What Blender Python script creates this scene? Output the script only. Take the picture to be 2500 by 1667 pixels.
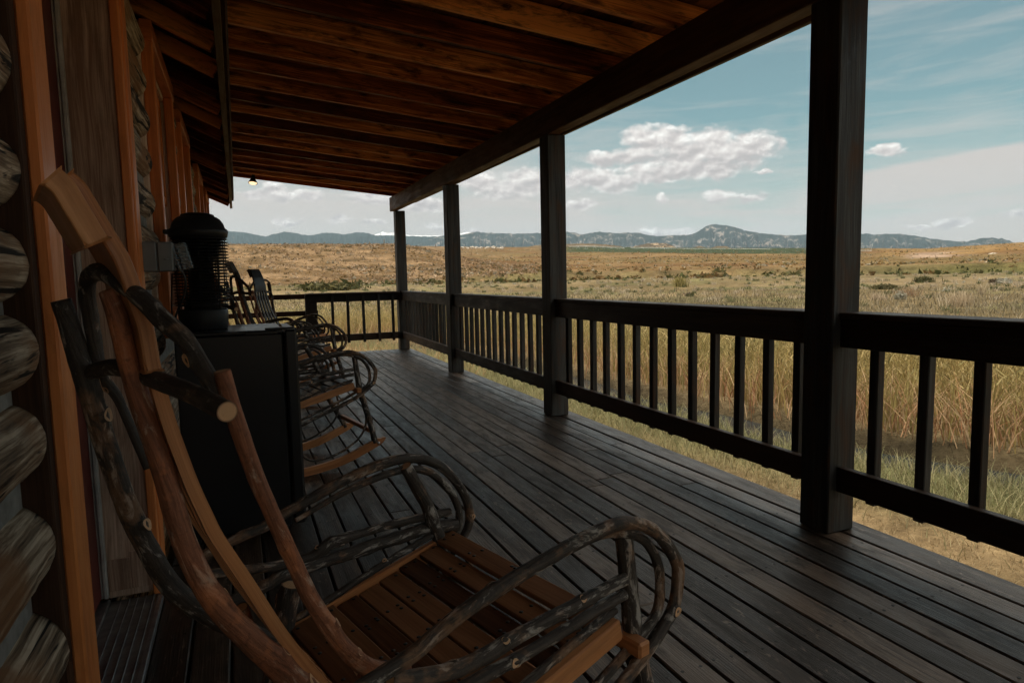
import bpy, math, random
import numpy as np
from mathutils import Vector, noise
R = math.radians
random.seed(7)
rng = np.random.default_rng(11)
for o in list(bpy.data.objects): bpy.data.objects.remove(o)
sc = bpy.context.scene
COL = sc.collection

# ------------------------------------------------------------------ materials
class NT:
    def __init__(s, name, rough=.6, spec=.3, metal=0.0):
        s.m = bpy.data.materials.new(name); s.m.use_nodes = True
        s.t = s.m.node_tree; s.b = s.t.nodes['Principled BSDF']
        s.b.inputs['Roughness'].default_value = rough
        s.b.inputs['Specular IOR Level'].default_value = spec
        s.b.inputs['Metallic'].default_value = metal
    def n(s, kind, **kw):
        nd = s.t.nodes.new(kind)
        for k, v in kw.items():
            if k == 'in_':
                for i, x in v.items():
                    if isinstance(x, bpy.types.NodeSocket): s.t.links.new(x, nd.inputs[i])
                    else: nd.inputs[i].default_value = x
            else: setattr(nd, k, v)
        return nd
    def link(s, a, b): s.t.links.new(a, b)
def mathn(g, op, a, b=0.0, c=None, clamp=False):
    nd = g.n('ShaderNodeMath', operation=op, use_clamp=clamp)
    for i, x in enumerate([a, b] + ([c] if c is not None else [])):
        if isinstance(x, bpy.types.NodeSocket): g.t.links.new(x, nd.inputs[i])
        else: nd.inputs[i].default_value = x
    return nd.outputs[0]
def ramp(g, fac, stops, interp='LINEAR'):
    nd = g.n('ShaderNodeValToRGB'); cr = nd.color_ramp; cr.interpolation = interp
    while len(cr.elements) < len(stops): cr.elements.new(.5)
    for e, (p, c) in zip(cr.elements, stops):
        e.position = p; e.color = (*c, 1) if len(c) == 3 else c
    g.link(fac, nd.inputs[0]); return nd.outputs[0]
def mixc(g, fac, a, b, mode='MIX'):
    nd = g.n('ShaderNodeMix', data_type='RGBA', blend_type=mode)
    for i, x in ((0, fac), (6, a), (7, b)):
        if isinstance(x, bpy.types.NodeSocket): g.link(x, nd.inputs[i])
        else: nd.inputs[i].default_value = x if i == 0 else (*x, 1)
    return nd.outputs[2]
def noisen(g, vec, scale, detail=4, rough=.55, dist=0.0):
    nd = g.n('ShaderNodeTexNoise', in_={'Scale': scale, 'Detail': detail, 'Roughness': rough, 'Distortion': dist})
    g.link(vec, nd.inputs['Vector']); return nd.outputs['Fac']
def mapv(g, vec, scale=(1, 1, 1), loc=(0, 0, 0), rot=(0, 0, 0)):
    nd = g.n('ShaderNodeMapping', in_={'Scale': scale, 'Location': loc, 'Rotation': rot})
    g.link(vec, nd.inputs[0]); return nd.outputs[0]
def bump(g, h, strength=.4, dist=.004):
    nd = g.n('ShaderNodeBump', in_={'Strength': strength, 'Distance': dist})
    g.link(h, nd.inputs['Height']); g.link(nd.outputs[0], g.b.inputs['Normal'])

def wood(name, dark, mid, light, rough=.6, spec=.3, scuff=None, worn=None, worn_amt=.5, knots=.35, grain=1.0, bumps=.4, board=.35, nails=False, band=1.0):
    g = NT(name, rough, spec)
    uv = g.n('ShaderNodeUVMap', uv_map='UVMap').outputs[0]
    rid = g.n('ShaderNodeUVMap', uv_map='rid').outputs[0]
    rs = g.n('ShaderNodeSeparateXYZ'); g.link(rid, rs.inputs[0])
    warp = g.n('ShaderNodeTexNoise', in_={'Scale': 3.0, 'Detail': 2.0}); g.link(mapv(g, uv, (.6, 3, 1)), warp.inputs['Vector'])
    add = g.n('ShaderNodeVectorMath', operation='MULTIPLY_ADD'); g.link(warp.outputs['Color'], add.inputs[0])
    add.inputs[1].default_value = (.25, .03, 0); g.link(uv, add.inputs[2]); w = add.outputs[0]
    fine = noisen(g, mapv(g, w, (4 * grain, 190 * grain, 1)), 1, 5, .6)
    med = noisen(g, mapv(g, w, (1.3, 34, 1)), 1, 4, .6, .6)
    big = noisen(g, mapv(g, uv, (.8, 3.5, 1)), 1, 3, .5)
    f = mathn(g, 'ADD', mathn(g, 'MULTIPLY', fine, .45), mathn(g, 'MULTIPLY', med, .55))
    f = mathn(g, 'ADD', mathn(g, 'MULTIPLY_ADD', mathn(g, 'SUBTRACT', f, .5), band, .5), mathn(g, 'MULTIPLY', mathn(g, 'SUBTRACT', big, .5), .5))
    f = mathn(g, 'ADD', f, mathn(g, 'MULTIPLY', mathn(g, 'SUBTRACT', rs.outputs[0], .5), board))
    col = ramp(g, f, [(.28, dark), (.5, mid), (.74, light)])
    if knots:
        vo = g.n('ShaderNodeTexVoronoi', feature='F1', in_={'Scale': 1.0, 'Randomness': 1.0}); g.link(mapv(g, w, (1.7, 7, 1)), vo.inputs['Vector'])
        k = ramp(g, vo.outputs['Distance'], [(.04, (1, 1, 1)), (.13, (0, 0, 0))])
        sel = mathn(g, 'MULTIPLY', k, knots)
        col = mixc(g, sel, col, tuple(x * .35 for x in dark))
    if worn:
        wn = noisen(g, mapv(g, w, (2.2, 9, 1)), 1.6, 7, .68, .4)
        wf = ramp(g, wn, [(.5, (0, 0, 0)), (.66, (1, 1, 1))])
        col = mixc(g, mathn(g, 'MULTIPLY', wf, worn_amt), col, worn)
        rr = ramp(g, wn, [(.4, (rough - .1,) * 3), (.7, (min(1, rough + .2),) * 3)]); g.link(rr, g.b.inputs['Roughness'])
    if scuff:
        sn = noisen(g, mapv(g, uv, (16, 46, 1)), 1, 6, .72, .8); s2 = noisen(g, mapv(g, uv, (1.1, 2.2, 1)), 1.3, 3, .5)
        sf = mathn(g, 'MULTIPLY', ramp(g, sn, [(.57, (0,) * 3), (.66, (1,) * 3)]), ramp(g, s2, [(.4, (0,) * 3), (.6, (1,) * 3)]))
        col = mixc(g, mathn(g, 'MULTIPLY', sf, .7), col, scuff)
        dkn = noisen(g, mapv(g, uv, (5, 11, 1), loc=(3, 9, 0)), 1.2, 6, .66, .3); col = mixc(g, mathn(g, 'MULTIPLY', ramp(g, dkn, [(.55, (0,) * 3), (.68, (1,) * 3)]), .7), col, tuple(x * .6 for x in dark))
    g.link(col, g.b.inputs['Base Color'])
    bump(g, mathn(g, 'ADD', fine, mathn(g, 'MULTIPLY', med, .8)), bumps, .002)
    return g.m

def bark(name, base, pale, peel, peel_amt=.35, pale_amt=.5, rough=.62):
    g = NT(name, rough, .3)
    uv = g.n('ShaderNodeUVMap', uv_map='UVMap').outputs[0]
    pos = g.n('ShaderNodeTexCoord').outputs['Object']
    st = noisen(g, mapv(g, uv, (14, 160, 1)), 1, 5, .65, .5); pu = noisen(g, mapv(g, uv, (15, 48, 1)), 1, 6, .66, .7)
    n1 = noisen(g, pos, 26, 5, .62, .8); n2 = noisen(g, pos, 9, 4, .6, .3); n3 = noisen(g, pos, 120, 3, .6)
    c = ramp(g, st, [(.3, tuple(x * .45 for x in base)), (.52, base), (.75, tuple(min(1, x * 1.7) for x in base))])
    c = mixc(g, mathn(g, 'MULTIPLY', ramp(g, pu, [(.55, (0,) * 3), (.63, (1,) * 3)]), pale_amt), c, pale)
    c = mixc(g, mathn(g, 'MULTIPLY', ramp(g, mathn(g, 'ADD', n2, mathn(g, 'MULTIPLY', mathn(g, 'SUBTRACT', pu, .5), .5)), [(.52, (0,) * 3), (.62, (1,) * 3)]), peel_amt), c, peel)
    c = mixc(g, mathn(g, 'MULTIPLY', ramp(g, n3, [(.55, (0,) * 3), (.7, (1,) * 3)]), .5), c, tuple(x * .35 for x in base))
    g.link(c, g.b.inputs['Base Color'])
    bump(g, mathn(g, 'ADD', st, mathn(g, 'MULTIPLY', n1, .9)), .7, .003)
    return g.m

def plain(name, col, rough=.5, spec=.4, metal=0.0, var=.25, scale=18, bmp=.1, trans=0.0):
    g = NT(name, rough, spec, metal)
    pos = g.n('ShaderNodeTexCoord').outputs['Object']
    n = noisen(g, pos, scale, 5, .6)
    c = ramp(g, n, [(.3, tuple(x * (1 - var) for x in col)), (.7, tuple(min(1, x * (1 + var)) for x in col))])
    g.link(c, g.b.inputs['Base Color'])
    r = ramp(g, noisen(g, pos, scale * .4, 4, .6), [(.3, (max(0, rough - .1),) * 3), (.7, (min(1, rough + .12),) * 3)]); g.link(r, g.b.inputs['Roughness'])
    if trans: g.b.inputs['Transmission Weight'].default_value = trans
    if bmp: bump(g, noisen(g, pos, scale * 6, 3, .5), bmp, .001)
    return g.m

M = {}
M['deck'] = wood('deck_wood', (.015, .0095, .006), (.042, .027, .0175), (.115, .080, .055), .40, .36, scuff=(.24, .18, .135), worn=(.016, .012, .009), worn_amt=.8, knots=.7, bumps=1.0, board=.6, band=1.4)
M['rail'] = wood('rail_wood', (.007, .004, .0025), (.021, .0105, .006), (.050, .027, .016), .55, .25, worn=(.07, .065, .06), worn_amt=.3, knots=.4, bumps=.5)
M['post'] = wood('post_wood', (.010, .009, .0075), (.022, .021, .019), (.050, .050, .048), .6, .25, worn=(.085, .038, .015), worn_amt=.5, band=1.7, knots=.5, bumps=.6)
M['joist'] = wood('joist_wood', (.10, .020, .003), (.44, .115, .020), (.90, .36, .09), .6, .25, worn=(.022, .007, .002), worn_amt=.95, band=1.5, knots=.8, board=.6, bumps=.4)
M['roofbd'] = wood('roof_board', (.04, .012, .004), (.12, .038, .011), (.24, .09, .03), .7, .15, worn=(.02, .012, .009), worn_amt=.5, knots=.5)
M['beam'] = wood('beam_wood', (.025, .011, .006), (.060, .027, .013), (.12, .055, .026), .6, .2, worn=(.05, .03, .02), worn_amt=.5, knots=.5)
M['cedar'] = wood('cedar_trim', (.46, .12, .030), (.68, .215, .058), (.78, .30, .092), .5, .3, worn=(.28, .09, .03), worn_amt=.4, knots=.3, board=.12, bumps=.35, band=.9)
M['buck'] = wood('dark_buck', (.04, .018, .009), (.085, .04, .02), (.13, .065, .032), .7, .2, knots=.2)
M['grey'] = wood('weathered_buck', (.28, .165, .11), (.66, .48, .36), (.86, .72, .60), .7, .2, worn=(.15, .10, .07), worn_amt=.5, knots=.4, bumps=.6)
M['fascia'] = wood('fascia_wood', (.07, .045, .022), (.15, .10, .052), (.22, .16, .09), .7, .2, worn=(.12, .05, .02), worn_amt=.4, knots=.2)
M['pale'] = wood('peeled_board', (.32, .12, .04), (.52, .215, .08), (.66, .32, .135), .45, .4, worn=(.26, .115, .045), worn_amt=.45, knots=.25, board=.25, bumps=.35, band=1.0)
M['slat'] = wood('seat_slat', (.07, .028, .012), (.17, .072, .030), (.33, .16, .075), .5, .35, knots=.25, board=.4, bumps=.3, band=.8)
M['aged'] = wood('aged_slat', (.018, .014, .011), (.040, .032, .025), (.075, .062, .05), .38, .5, knots=.2, board=.3, bumps=.3)
M['bark'] = bark('dark_bark', (.060, .048, .040), (.48, .44, .39), (.46, .24, .12), .38, .75)
M['redbark'] = bark('reddish_bark', (.25, .095, .048), (.56, .42, .32), (.54, .18, .065), .65, .6)
M['knot'] = plain('knot_wood', (.62, .38, .21), .5, .35, var=.3, scale=60)
M['cut'] = plain('cut_end', (.68, .42, .24), .55, .3, var=.2, scale=90)
gg = NT('sawn_end', .6, .3); uvc = gg.n('ShaderNodeUVMap', uv_map='UVMap').outputs[0]; ln_ = gg.n('ShaderNodeVectorMath', operation='LENGTH'); gg.link(uvc, ln_.inputs[0])
ring = mathn(gg, 'SINE', mathn(gg, 'ADD', mathn(gg, 'MULTIPLY', ln_.outputs['Value'], 2300.0), mathn(gg, 'MULTIPLY', noisen(gg, uvc, 120, 3, .5), 5.0)))
cc_ = ramp(gg, mathn(gg, 'MULTIPLY_ADD', ring, .5, .5), [(0, (.50, .28, .14)), (1, (.68, .43, .25))]); cc_ = mixc(gg, ramp(gg, ln_.outputs['Value'], [(.0165, (0,) * 3), (.0185, (1,) * 3)]), cc_, (.12, .06, .035))
cc_ = mixc(gg, ramp(gg, noisen(gg, uvc, 160, 4, .6), [(.55, (0,) * 3), (.7, (.5,) * 3)]), cc_, (.30, .16, .08)); gg.link(cc_, gg.b.inputs['Base Color']); M['cut'] = gg.m
M['screw'] = plain('nail_head', (.02, .018, .016), .5, .4)
M['bolt'] = plain('bolt_metal', (.5, .5, .5), .3, .5, 1.0)
M['black'] = plain('black_enamel', (.010, .010, .011), .34, .35, var=.15, scale=6, bmp=.03)
M['blackp'] = plain('black_plastic', (.014, .014, .015), .45, .3, var=.2, scale=30)
M['boxg'] = plain('grey_box_paint', (.16, .175, .18), .45, .4, var=.12)
M['alu'] = plain('worn_aluminium', (.30, .31, .32), .38, .5, .85, var=.3, scale=25)
M['door'] = plain('maroon_door_paint', (.12, .02, .014), .4, .35, var=.2, scale=8)
M['white'] = plain('pale_weatherstrip', (.42, .40, .37), .6, .3)
M['chink'] = plain('grey_chinking', (.27, .265, .25), .85, .15, var=.3, scale=22, bmp=.4)
M['metalroof'] = plain('metal_roofing', (.10, .09, .075), .5, .4, .3, var=.4, scale=12)
M['shingle'] = plain('roof_shingle', (.06, .055, .05), .9, .1, var=.4, scale=15)
M['curtain'] = plain('window_blind', (.20, .185, .15), .8, .1, var=.2)
def glass(name, col=(1, 1, 1), rough=.03, alpha=.25):
    g = NT(name, rough, .6); g.b.inputs['Base Color'].default_value = (*col, 1); g.b.inputs['Alpha'].default_value = alpha; return g.m
M['glass'] = glass('window_glass', (.03, .035, .035), .05, .55)
M['clear'] = glass('clear_plastic', (.30, .33, .34), .08, .38)
g = NT('lit_bulb', .3); g.b.inputs['Emission Color'].default_value = (1, .68, .38, 1); g.b.inputs['Emission Strength'].default_value = 1.1; g.b.inputs['Base Color'].default_value = (.9, .8, .6, 1); M['bulb'] = g.m
# log wood: weathered, cracked
g = NT('weathered_log', .75, .2)
uv = g.n('ShaderNodeUVMap', uv_map='UVMap').outputs[0]; pos = g.n('ShaderNodeTexCoord').outputs['Object']
wv = g.n('ShaderNodeVectorMath', operation='MULTIPLY_ADD'); wt = g.n('ShaderNodeTexNoise', in_={'Scale': 5.0}); g.link(uv, wt.inputs['Vector'])
g.link(wt.outputs['Color'], wv.inputs[0]); wv.inputs[1].default_value = (.2, .014, 0); g.link(uv, wv.inputs[2]); w = wv.outputs[0]
st = noisen(g, mapv(g, w, (3.5, 75, 1)), 1, 6, .65); cr = noisen(g, mapv(g, w, (1.6, 22, 1)), 1, 5, .6, .8)
n2 = noisen(g, pos, 3.2, 5, .6)
c = ramp(g, st, [(.34, (.035, .022, .014)), (.48, (.25, .18, .12)), (.62, (.64, .53, .40))])
c = mixc(g, ramp(g, n2, [(.48, (0,) * 3), (.62, (.8,) * 3)]), c, (.27, .13, .055))
c = mixc(g, ramp(g, cr, [(.41, (1,) * 3), (.445, (0,) * 3)]), c, (.012, .009, .007))
g.link(c, g.b.inputs['Base Color']); bump(g, mathn(g, 'ADD', st, mathn(g, 'MULTIPLY', cr, 2.0)), .6, .004); M['log'] = g.m

# ------------------------------------------------------------------ mesh building
class MB:
    def __init__(s): s.v = []; s.f = []; s.uv = []; s.rid = []; s.mi = []; s.sm = []
    def face(s, idx, uvs, r, mi=0, sm=False):
        s.f.append(idx); s.uv.extend(uvs); s.rid.extend([r] * len(idx)); s.mi.append(mi); s.sm.append(sm)
    def box(s, c, size, ax=None, mi=0, bev=.003, r=None):
        """bevelled box, ax = 3 unit axes; the grain (UV x) runs along the longest side"""
        ax = ax or (Vector((1, 0, 0)), Vector((0, 1, 0)), Vector((0, 0, 1)))
        c = Vector(c); h = [d / 2 for d in size]; bev = min(bev, min(h) * .45)
        r = r or (random.random(), random.random()); off = (random.random() * 40, random.random() * 40)
        L = max(range(3), key=lambda i: size[i]); b0 = len(s.v); ids = {}
        for i in range(3):
            for sx in (-1, 1):
                for sy in (-1, 1):
                    for sz in (-1, 1):
                        p = [sx * h[0], sy * h[1], sz * h[2]]
                        for j in range(3):
                            if j != i: p[j] -= bev * (1 if p[j] > 0 else -1)
                        ids[(i, sx, sy, sz)] = len(s.v); s.v.append((p, c + ax[0] * p[0] + ax[1] * p[1] + ax[2] * p[2]))
        def uvof(k, i):
            p = s.v[k][0]; o = [j for j in range(3) if j != i]
            if L in o: o = [L] + [j for j in o if j != L]
            return (p[o[0]] + off[0], p[o[1]] + off[1] + i * 3.1)
        def add(keys, i):
            k = [ids[q] for q in keys]
            n = (s.v[k[1]][1] - s.v[k[0]][1]).cross(s.v[k[2]][1] - s.v[k[1]][1])
            m = sum((s.v[q][1] for q in k), Vector()) / len(k) - c
            if n.dot(m) < 0: k = k[::-1]
            s.face(k, [uvof(q, i) for q in k], r, mi)
        for i in range(3):
            for sg in (-1, 1):
                q = []
                for a, b in ((-1, -1), (1, -1), (1, 1), (-1, 1)):
                    t = [a, b]; t.insert(i, sg); q.append((i, *t))
                add(q, i)
        for i in range(3):
            j, k = [(1, 2), (0, 2), (0, 1)][i]
            for a in (-1, 1):
                for b in (-1, 1):
                    q = []
                    for (f, e) in ((j, -1), (j, 1), (k, 1), (k, -1)):
                        t = [0, 0, 0]; t[i] = e; t[j] = a; t[k] = b; q.append((f, *t))
                    add(q, j)
        for a in (-1, 1):
            for b in (-1, 1):
                for d in (-1, 1): add([(0, a, b, d), (1, a, b, d), (2, a, b, d)], 0)
    def b2(s, x0, x1, y0, y1, z0, z1, **k):
        s.box(((x0 + x1) / 2, (y0 + y1) / 2, (z0 + z1) / 2), (abs(x1 - x0), abs(y1 - y0), abs(z1 - z0)), **k)
    def bar(s, a, b, w, h, up=(0, 0, 1), **k):
        a, b = Vector(a), Vector(b); x = (b - a).normalized(); y = Vector(up).cross(x).normalized(); z = x.cross(y)
        s.box((a + b) / 2, ((b - a).length, w, h), (x, y, z), **k)
    def tube(s, pts, rad, seg=12, rough=0.0, mi=0, caps=2, knots=(), step=None, flat=1.0, seed=None, close=False):
        """bent branch through pts: radius noise, swelling knots (material slot 1), sawn ends (slot 2)"""
        P = [Vector(p) for p in pts]; rr = rad if hasattr(rad, '__len__') else [rad] * len(P)
        out = []; rad_o = []
        n = len(P)
        for i in range(n - 1):
            p0, p1, p2, p3 = P[max(0, i - 1)], P[i], P[i + 1], P[min(n - 1, i + 2)]
            L = (p2 - p1).length; k = max(1, int(L / (step or max(.006, rr[i] * .55))))
            for j in range(k):
                t = j / k
                q = .5 * ((2 * p1) + (-p0 + p2) * t + (2 * p0 - 5 * p1 + 4 * p2 - p3) * t * t + (-p0 + 3 * p1 - 3 * p2 + p3) * t ** 3)
                out.append(q); rad_o.append(rr[i] * (1 - t) + rr[i + 1] * t)
        out.append(P[-1]); rad_o.append(rr[-1])
        sd = Vector((seed if seed is not None else random.random() * 50, 3.3, 7.7)); r0 = (random.random(), random.random()); off = random.random() * 30
        T = [(out[min(i + 1, len(out) - 1)] - out[max(0, i - 1)]).normalized() for i in range(len(out))]
        N = T[0].orthogonal().normalized(); b0 = len(s.v); d = 0; rings = []
        kn = [(int(f * (len(out) - 1)), a, am) for f, a, am in knots]
        for i, p in enumerate(out):
            N = (N - T[i] * N.dot(T[i])).normalized(); B = T[i].cross(N)
            if i: d += (out[i] - out[i - 1]).length
            row = []
            wob = Vector((noise.noise(sd + p * 9), noise.noise(sd * 2 + p * 9), noise.noise(sd * 3 + p * 9))) * rad_o[i] * rough * .9
            for j in range(seg):
                a = 2 * math.pi * j / seg; e = rad_o[i]
                dirv = N * math.cos(a) + B * math.sin(a)
                if rough:
                    e *= 1 + rough * (noise.noise(sd + (p + dirv * e) * 22) * .55 + noise.noise(sd + (p + dirv * e) * 70) * .45)
                    for ki, ka, am in kn:
                        dl = (out[i] - out[ki]).length / rad_o[i]; da = abs((a - ka + math.pi) % (2 * math.pi) - math.pi)
                        if dl < 2.2: e *= 1 + am * .6 * math.exp(-(dl * dl * 1.3 + da * da * 1.5))
                row.append(len(s.v)); s.v.append((None, p + wob + dirv * e * (1 if abs(math.cos(a)) > .7 else flat)))
            rings.append((row, d))
        for i in range(len(rings) - 1):
            (ra, da), (rb, db) = rings[i], rings[i + 1]
            for j in range(seg):
                k = (j + 1) % seg; c = rad_o[i] * 2 * math.pi
                m = mi
                s.face([ra[j], ra[k], rb[k], rb[j]], [(da + off, c * j / seg), (da + off, c * (j + 1) / seg), (db + off, c * (j + 1) / seg), (db + off, c * j / seg)], r0, m, True)
        for ki, ka, am in kn:
            if am < .28 or rough == 0: continue
            q = min(max(ki, 0), len(rings) - 1); row = rings[q][0]; j = int(ka / 6.2832 * seg) % seg
            p = s.v[row[j]][1]; nn = (p - sum((s.v[x][1] for x in row), Vector()) / seg)
            s.knob(p - nn * .14, nn, rad_o[q] * random.uniform(.5, .8))
        for row, sg, i in ((rings[0][0], 1, 0), (rings[-1][0], -1, -1)):
            k = list(row)[::-1] if sg == 1 else list(row)
            s.face(k, [(math.cos(6.28 * q / seg) * .02, math.sin(6.28 * q / seg) * .02) for q in range(seg)], r0, caps)
    def knob(s, c, n, rad, r0=None):
        n = n.normalized(); a = n.orthogonal().normalized(); b = n.cross(a); r0 = r0 or (random.random(), random.random()); rows = []
        el = random.uniform(.8, 1.25); N = 14
        for (q, h) in ((1.25, -.30), (1.0, .0), (.88, .16), (.78, .15), (.5, .14), (.17, .12), (.12, .03)):
            rows.append([len(s.v) + j for j in range(N)])
            for j in range(N):
                t = 6.2832 * j / N; k = q * rad * (1 + .1 * math.sin(3 * t + r0[0] * 9))
                s.v.append((None, c + a * (k * math.cos(t) * el) + b * (k * math.sin(t)) + n * (h * rad)))
        for i, (p, q) in enumerate(zip(rows, rows[1:])):
            for j in range(N):
                k = (j + 1) % N; s.face([p[j], p[k], q[k], q[j]], [(j * .01, i * .01)] * 4, r0, 0 if i < 2 else (1 if i < 5 else 3), True)
        s.face(rows[-1], [(0, 0)] * N, r0, 3)
    def lathe(s, prof, c=(0, 0, 0), seg=32, mi=0, sm=True):
        r0 = (random.random(), random.random()); c = Vector(c); rows = []
        for (r, z) in prof:
            rows.append([len(s.v) + j for j in range(seg)])
            for j in range(seg): a = 6.28318530718 * j / seg; s.v.append((None, c + Vector((r * math.cos(a), r * math.sin(a), z))))
        for a, b in zip(rows, rows[1:]):
            for j in range(seg):
                k = (j + 1) % seg; s.face([a[j], a[k], b[k], b[j]], [(j * .01, 0), (j * .01 + .01, 0), (j * .01 + .01, .02), (j * .01, .02)], r0, mi, sm)
        if prof[0][0] > 1e-4: s.face(rows[0][::-1], [(0, 0)] * seg, r0, mi)
        if prof[-1][0] > 1e-4: s.face(rows[-1], [(0, 0)] * seg, r0, mi)
    def build(s, name, mats, parent=None, loc=None):
        me = bpy.data.meshes.new(name)
        me.from_pydata([tuple(v[1]) for v in s.v], [], s.f)
        for nm, dat in (('UVMap', s.uv), ('rid', s.rid)):
            l = me.uv_layers.new(name=nm); l.data.foreach_set('uv', np.array(dat, dtype=np.float32).ravel())
        me.polygons.foreach_set('material_index', np.array(s.mi, dtype=np.int32))
        me.polygons.foreach_set('use_smooth', np.array(s.sm, dtype=bool))
        for m in (mats if isinstance(mats, (list, tuple)) else [mats]): me.materials.append(m)
        me.update()
        o = bpy.data.objects.new(name, me); COL.objects.link(o)
        if parent: o.parent = parent
        if loc: o.location = loc
        return o
def tag(o, label=None, cat=None, group=None, kind=None):
    for k, v in (('label', label), ('category', cat), ('group', group), ('kind', kind)):
        if v: o[k] = v
    return o
def empty(name, loc=(0, 0, 0), rz=0.0):
    o = bpy.data.objects.new(name, None); COL.objects.link(o); o.location = loc; o.rotation_euler = (0, 0, rz); o.empty_display_size = .1; return o
def copy_tree(o, parent=None):
    c = o.copy(); COL.objects.link(c)
    if parent: c.parent = parent
    for ch in [x for x in o.children]: copy_tree(ch, c)
    return c
def fastmesh(name, V, F, mats, col=None, parent=None, smooth=False):
    me = bpy.data.meshes.new(name); V = np.asarray(V, dtype=np.float32); F = np.asarray(F, dtype=np.int32)
    me.vertices.add(len(V)); me.vertices.foreach_set('co', V.ravel())
    k = F.shape[1]; me.loops.add(F.size); me.loops.foreach_set('vertex_index', F.ravel())
    me.polygons.add(len(F)); me.polygons.foreach_set('loop_start', np.arange(0, F.size, k, dtype=np.int32)); me.polygons.foreach_set('loop_total', np.full(len(F), k, dtype=np.int32))
    if smooth: me.polygons.foreach_set('use_smooth', np.ones(len(F), dtype=bool))
    if col is not None:
        a = me.color_attributes.new('col', 'FLOAT_COLOR', 'POINT'); c4 = np.ones((len(V), 4), dtype=np.float32); c4[:, :3] = col; a.data.foreach_set('color', c4.ravel())
    for m in (mats if isinstance(mats, (list, tuple)) else [mats]): me.materials.append(m)
    me.update(calc_edges=True); me.validate()
    o = bpy.data.objects.new(name, me); COL.objects.link(o)
    if parent: o.parent = parent
    return o

# ------------------------------------------------------------------ camera
CH = 1.1
F_, YAW, PITCH, ROLL = 1595.1, .39515, .0969, .02108
cy, sy, cp, sp = math.cos(YAW), math.sin(YAW), math.cos(PITCH), math.sin(PITCH)
fw = Vector((sy * cp, cy * cp, -sp)); rt = Vector((cy, -sy, 0)); dn = fw.cross(rt)
r2 = math.cos(ROLL) * rt + math.sin(ROLL) * dn; d2 = -math.sin(ROLL) * rt + math.cos(ROLL) * dn
cam = bpy.data.cameras.new('camera'); co = bpy.data.objects.new('camera', cam); COL.objects.link(co)
from mathutils import Matrix
co.matrix_world = Matrix(((r2.x, -d2.x, -fw.x, 0), (r2.y, -d2.y, -fw.y, 0), (r2.z, -d2.z, -fw.z, CH), (0, 0, 0, 1)))
cam.sensor_width = 36; cam.lens = 36 * F_ / 2500; cam.clip_start = .05; cam.clip_end = 20000
sc.camera = co

# ------------------------------------------------------------------ porch
porch = tag(empty('porch', (1.2, 4, 0)), 'covered timber porch with dark plank deck, square posts and open joist ceiling', 'porch')
PC = Vector((1.2, 4, 0))
def pb(mb, name, mat, parent=porch, org=PC):
    o = mb.build(name, mat, parent); o.location = -org; return o
def edgeX(y): return 2.45 + max(0, (y - 4)) * .0135
mb = MB(); x = -.30; i = 0
while x < 2.27:
    w = .1060 + random.uniform(-.0015, .001)
    segs = [-2.3]; y = -2.3 + random.uniform(.8, 3.5)
    while y < 10.0: segs.append(y); y += random.uniform(2.6, 4.6)
    segs.append(10.38 + random.uniform(-.012, .012))
    for a, b in zip(segs, segs[1:]):
        k = (x + .3) / 2.76
        xa = x + k * (edgeX(a) - 2.45); xb = x + k * (edgeX(b) - 2.45)
        mb.bar((xa + w / 2, a + .002, -.019 + random.uniform(-.0015, .0015)), (xb + w / 2, b - .002, -.019 + random.uniform(-.0015, .0015)), w, .038, bev=.004)
    x += .1135; i += 1
for a, b in ((-2.3, 1.2), (1.2, 5.4), (5.4, 10.38)):
    mb.bar((edgeX(a) - .0665, a, -.019), (edgeX(b) - .0665, b - .003, -.019), .140, .038, bev=.004)
pb(mb, 'deck', M['deck'])
mb = MB()
for x in -.3 + .053 + .1135 * np.arange(0, 23):
    for y in np.arange(.2, 10.3, .405):
        for dx in (-.035, .035):
            c = Vector((x + dx * .8 + (x + .3) / 2.76 * (edgeX(y) - 2.45) + random.uniform(-.006, .006), y + random.uniform(-.008, .008), .0008))
            mb.lathe([(.0055, 0), (.0055, .0007)], c, 8)
pb(mb, 'nail_heads', M['screw'])
mb = MB(); mb.b2(2.36, 2.41, -2.3, 10.3, -.22, -.045); mb.b2(-.3, 2.36, 10.24, 10.29, -.22, -.045)
for y in np.arange(-.9, 10.2, .6): mb.b2(-.3, 2.355, y, y + .04, -.21, -.042)
pb(mb, 'deck_framing', M['rail'])
POSTS = [(-.70, 2.20), (1.94, 2.222), (4.585, 2.24), (7.31, 2.275), (10.26 - .02, 2.345)]
for k, (y, x) in enumerate(POSTS):
    mb = MB(); top = 2.183
    mb.b2(x, x + .152, y, y + .15, 0.001, top, bev=.006)
    pb(mb, 'post', M['post'])
mb = MB()
mb.bar((2.23, -2.3, 2.292), (2.345, 10.42, 2.292), .10, .215, bev=.006)
pb(mb, 'beam', M['beam'])
jy = [3.0 + .4225 * k for k in range(-4, 18)]
for y in jy:
    mb = MB(); y += random.uniform(-.01, .01)
    mb.bar((-1.0, y, 2.70 + .075), (2.66, y + random.uniform(-.008, .008), 2.355 + .075 + .004), .042, .145, bev=.004)
    pb(mb, 'joist', M['joist'])
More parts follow.
